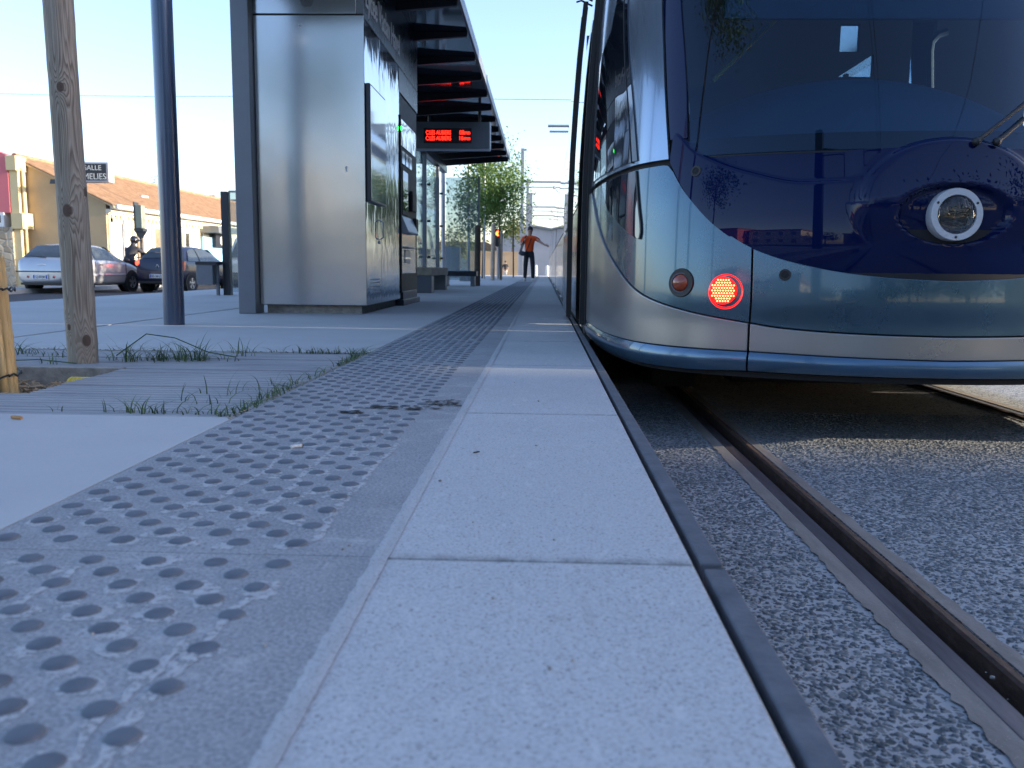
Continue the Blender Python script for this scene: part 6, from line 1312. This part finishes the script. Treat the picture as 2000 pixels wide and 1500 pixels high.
# ------------------------------------------------------------------ what stands behind and beside the camera (shade and reflections)
def around():
    def block(name,label,cat,x0,x1,y0,y1,h,mat,floors,face,roofm='greymetal'):
        r=empty(name,((x0+x1)/2,(y0+y1)/2,RD),label,cat); g=MB(); g.box(x0,x1,y0,y1,RD,RD+h); g.build('wall',M[mat],r); g=MB(); g.box(x0-.3,x1+.3,y0-.3,y1+.3,RD+h+.001,RD+h+.4); g.build('roof',M[roofm],r)
        n=int((x1-x0 if face=='y' else y1-y0)/3)
        for f in range(floors):
            for i in range(n):
                z=RD+1+f*h/floors
                g=MB()
                if face=='y': a=x0+(i+.3)*(x1-x0)/n; g.box(a,a+1.2,y1+.001,y1+.05,z,z+1.4)
                else: a=y0+(i+.3)*(y1-y0)/n; g.box(x0-.05,x0-.001,a,a+1.2,z,z+1.4)
                g.build('window',M['window_dark'],r)
    block('shade_block','unseen cream block added right of the camera to shade the platform','building',85,98,-90,SHADE_Y,25,'cream',5,'x')  # unseen block added so its end cuts the sun off the near platform
    block('terrace_house','cream house row behind the camera on the left','house',-26,-12,-40,-30,6.,'cream',2,'y','tiles'); block('terrace_house','tan house row behind the camera beyond the track','house',-9,6,-62,-52,6.5,'tan',2,'y','tiles'); block('terrace_house','pink house behind the camera left of the road','house',-36,-27,-38,-28,7.,'pink',2,'y','tiles')
    sp=[(9,-26,7,2.6),(13,-22,8,3.),(17,-14,8,3.2),(20,-30,9,3.5),(6,-38,7,2.6),(-4,-44,7,2.6),(24,-8,8,3.2),(-9,-34,6,2.2),(3,-40,8,3.),(10,-38,9,3.4),(15,-36,8,3.2),(22,-34,9,3.6),(28,-26,9,3.6),(29,-16,9,3.6),(5,-30,5.5,2.),(0,-48,8,3.2),(5,-14,9,3.2),(9.5,-11,9,3.4),(13,-7,9.5,3.4),(2.5,-21,9,3.2),(8,-18,10,3.4),(16,-20,6,2.6)]
    for i,(x,y,h,r) in enumerate(sp):
        tree('roadside_tree',(x,y,RD),h,(r,r,h*.36),'dark leafy tree behind the camera, mirrored in the tram nose',1300,.34,.16,'darkleaf','trees behind the camera',zc=h*.62,seed=40+i)
SHADE_Y=.72
around()
def side_panel():  # unseen board added to keep the sun strip off the stake
    r=empty('shade_panel',(6.4,2.8,0),'unseen grey board on two legs, added right of the camera to block the sun','panel'); g=MB(); g.box(6.38,6.46,1.2,4.4,1.52,3.3); g.build('board',M['greymetal'],r,bevel=.01)
    for y in (1.6,4.0):
        g=MB(); g.box(6.39,6.45,y-.04,y+.04,TR,1.519); g.build('leg',M['greymetal'],r)
side_panel()
# ------------------------------------------------------------------ light
SUN_EL=R(12.5); SUN_AZ=R(1.5)     # sun low on the right, a hair behind the camera
def light():
    w=bpy.data.worlds.new('World'); SC.world=w; w.use_nodes=True; nt=w.node_tree; bg=nt.nodes['Background']
    sk=nt.nodes.new('ShaderNodeTexSky'); sk.sky_type='NISHITA'; sk.sun_disc=False; sk.sun_elevation=SUN_EL; sk.sun_rotation=R(90)+SUN_AZ; sk.air_density=1.0; sk.dust_density=.9; sk.ozone_density=2.4; sk.altitude=20
    tn=nt.nodes.new('ShaderNodeMix'); tn.data_type='RGBA'; tn.blend_type='MULTIPLY'; tn.inputs[0].default_value=1.; tn.inputs[7].default_value=(1.06,.965,1.03,1); nt.links.new(sk.outputs[0],tn.inputs[6]); nt.links.new(tn.outputs[2],bg.inputs[0]); bg.inputs[1].default_value=.12
    l=bpy.data.lights.new('sun','SUN'); l.energy=3.4; l.angle=R(.53); l.color=(1.,.86,.68); o=bpy.data.objects.new('sun',l); COL.objects.link(o)
    d=Vector((math.cos(SUN_EL)*math.cos(SUN_AZ),-math.cos(SUN_EL)*math.sin(SUN_AZ),math.sin(SUN_EL))); o.rotation_euler=d.to_track_quat('Z','Y').to_euler(); o.location=(40,-2,20)
    cd=bpy.data.cameras.new('camera'); cam=bpy.data.objects.new('camera',cd); COL.objects.link(cam); SC.camera=cam
    cd.sensor_width=36; cd.lens=F/2000*36; cd.clip_end=2000; cd.clip_start=.02
    Mx=Matrix(((XC[0],XC[1],XC[2],CAM[0]),(YC[0],YC[1],YC[2],CAM[1]),(ZC[0],ZC[1],ZC[2],CAM[2]),(0,0,0,1))); cam.matrix_world=Mx
    cd.dof.use_dof=True; cd.dof.focus_distance=3.3; cd.dof.aperture_fstop=7.5
    vs=SC.view_settings; vs.view_transform='Standard'; vs.look='None'; vs.gamma=1; vs.exposure=EXPO
EXPO=2.05
light()
SC.cycles.max_bounces=8; SC.cycles.transparent_max_bounces=16; SC.cycles.use_denoising=True; SC.cycles.caustics_reflective=False; SC.cycles.caustics_refractive=False
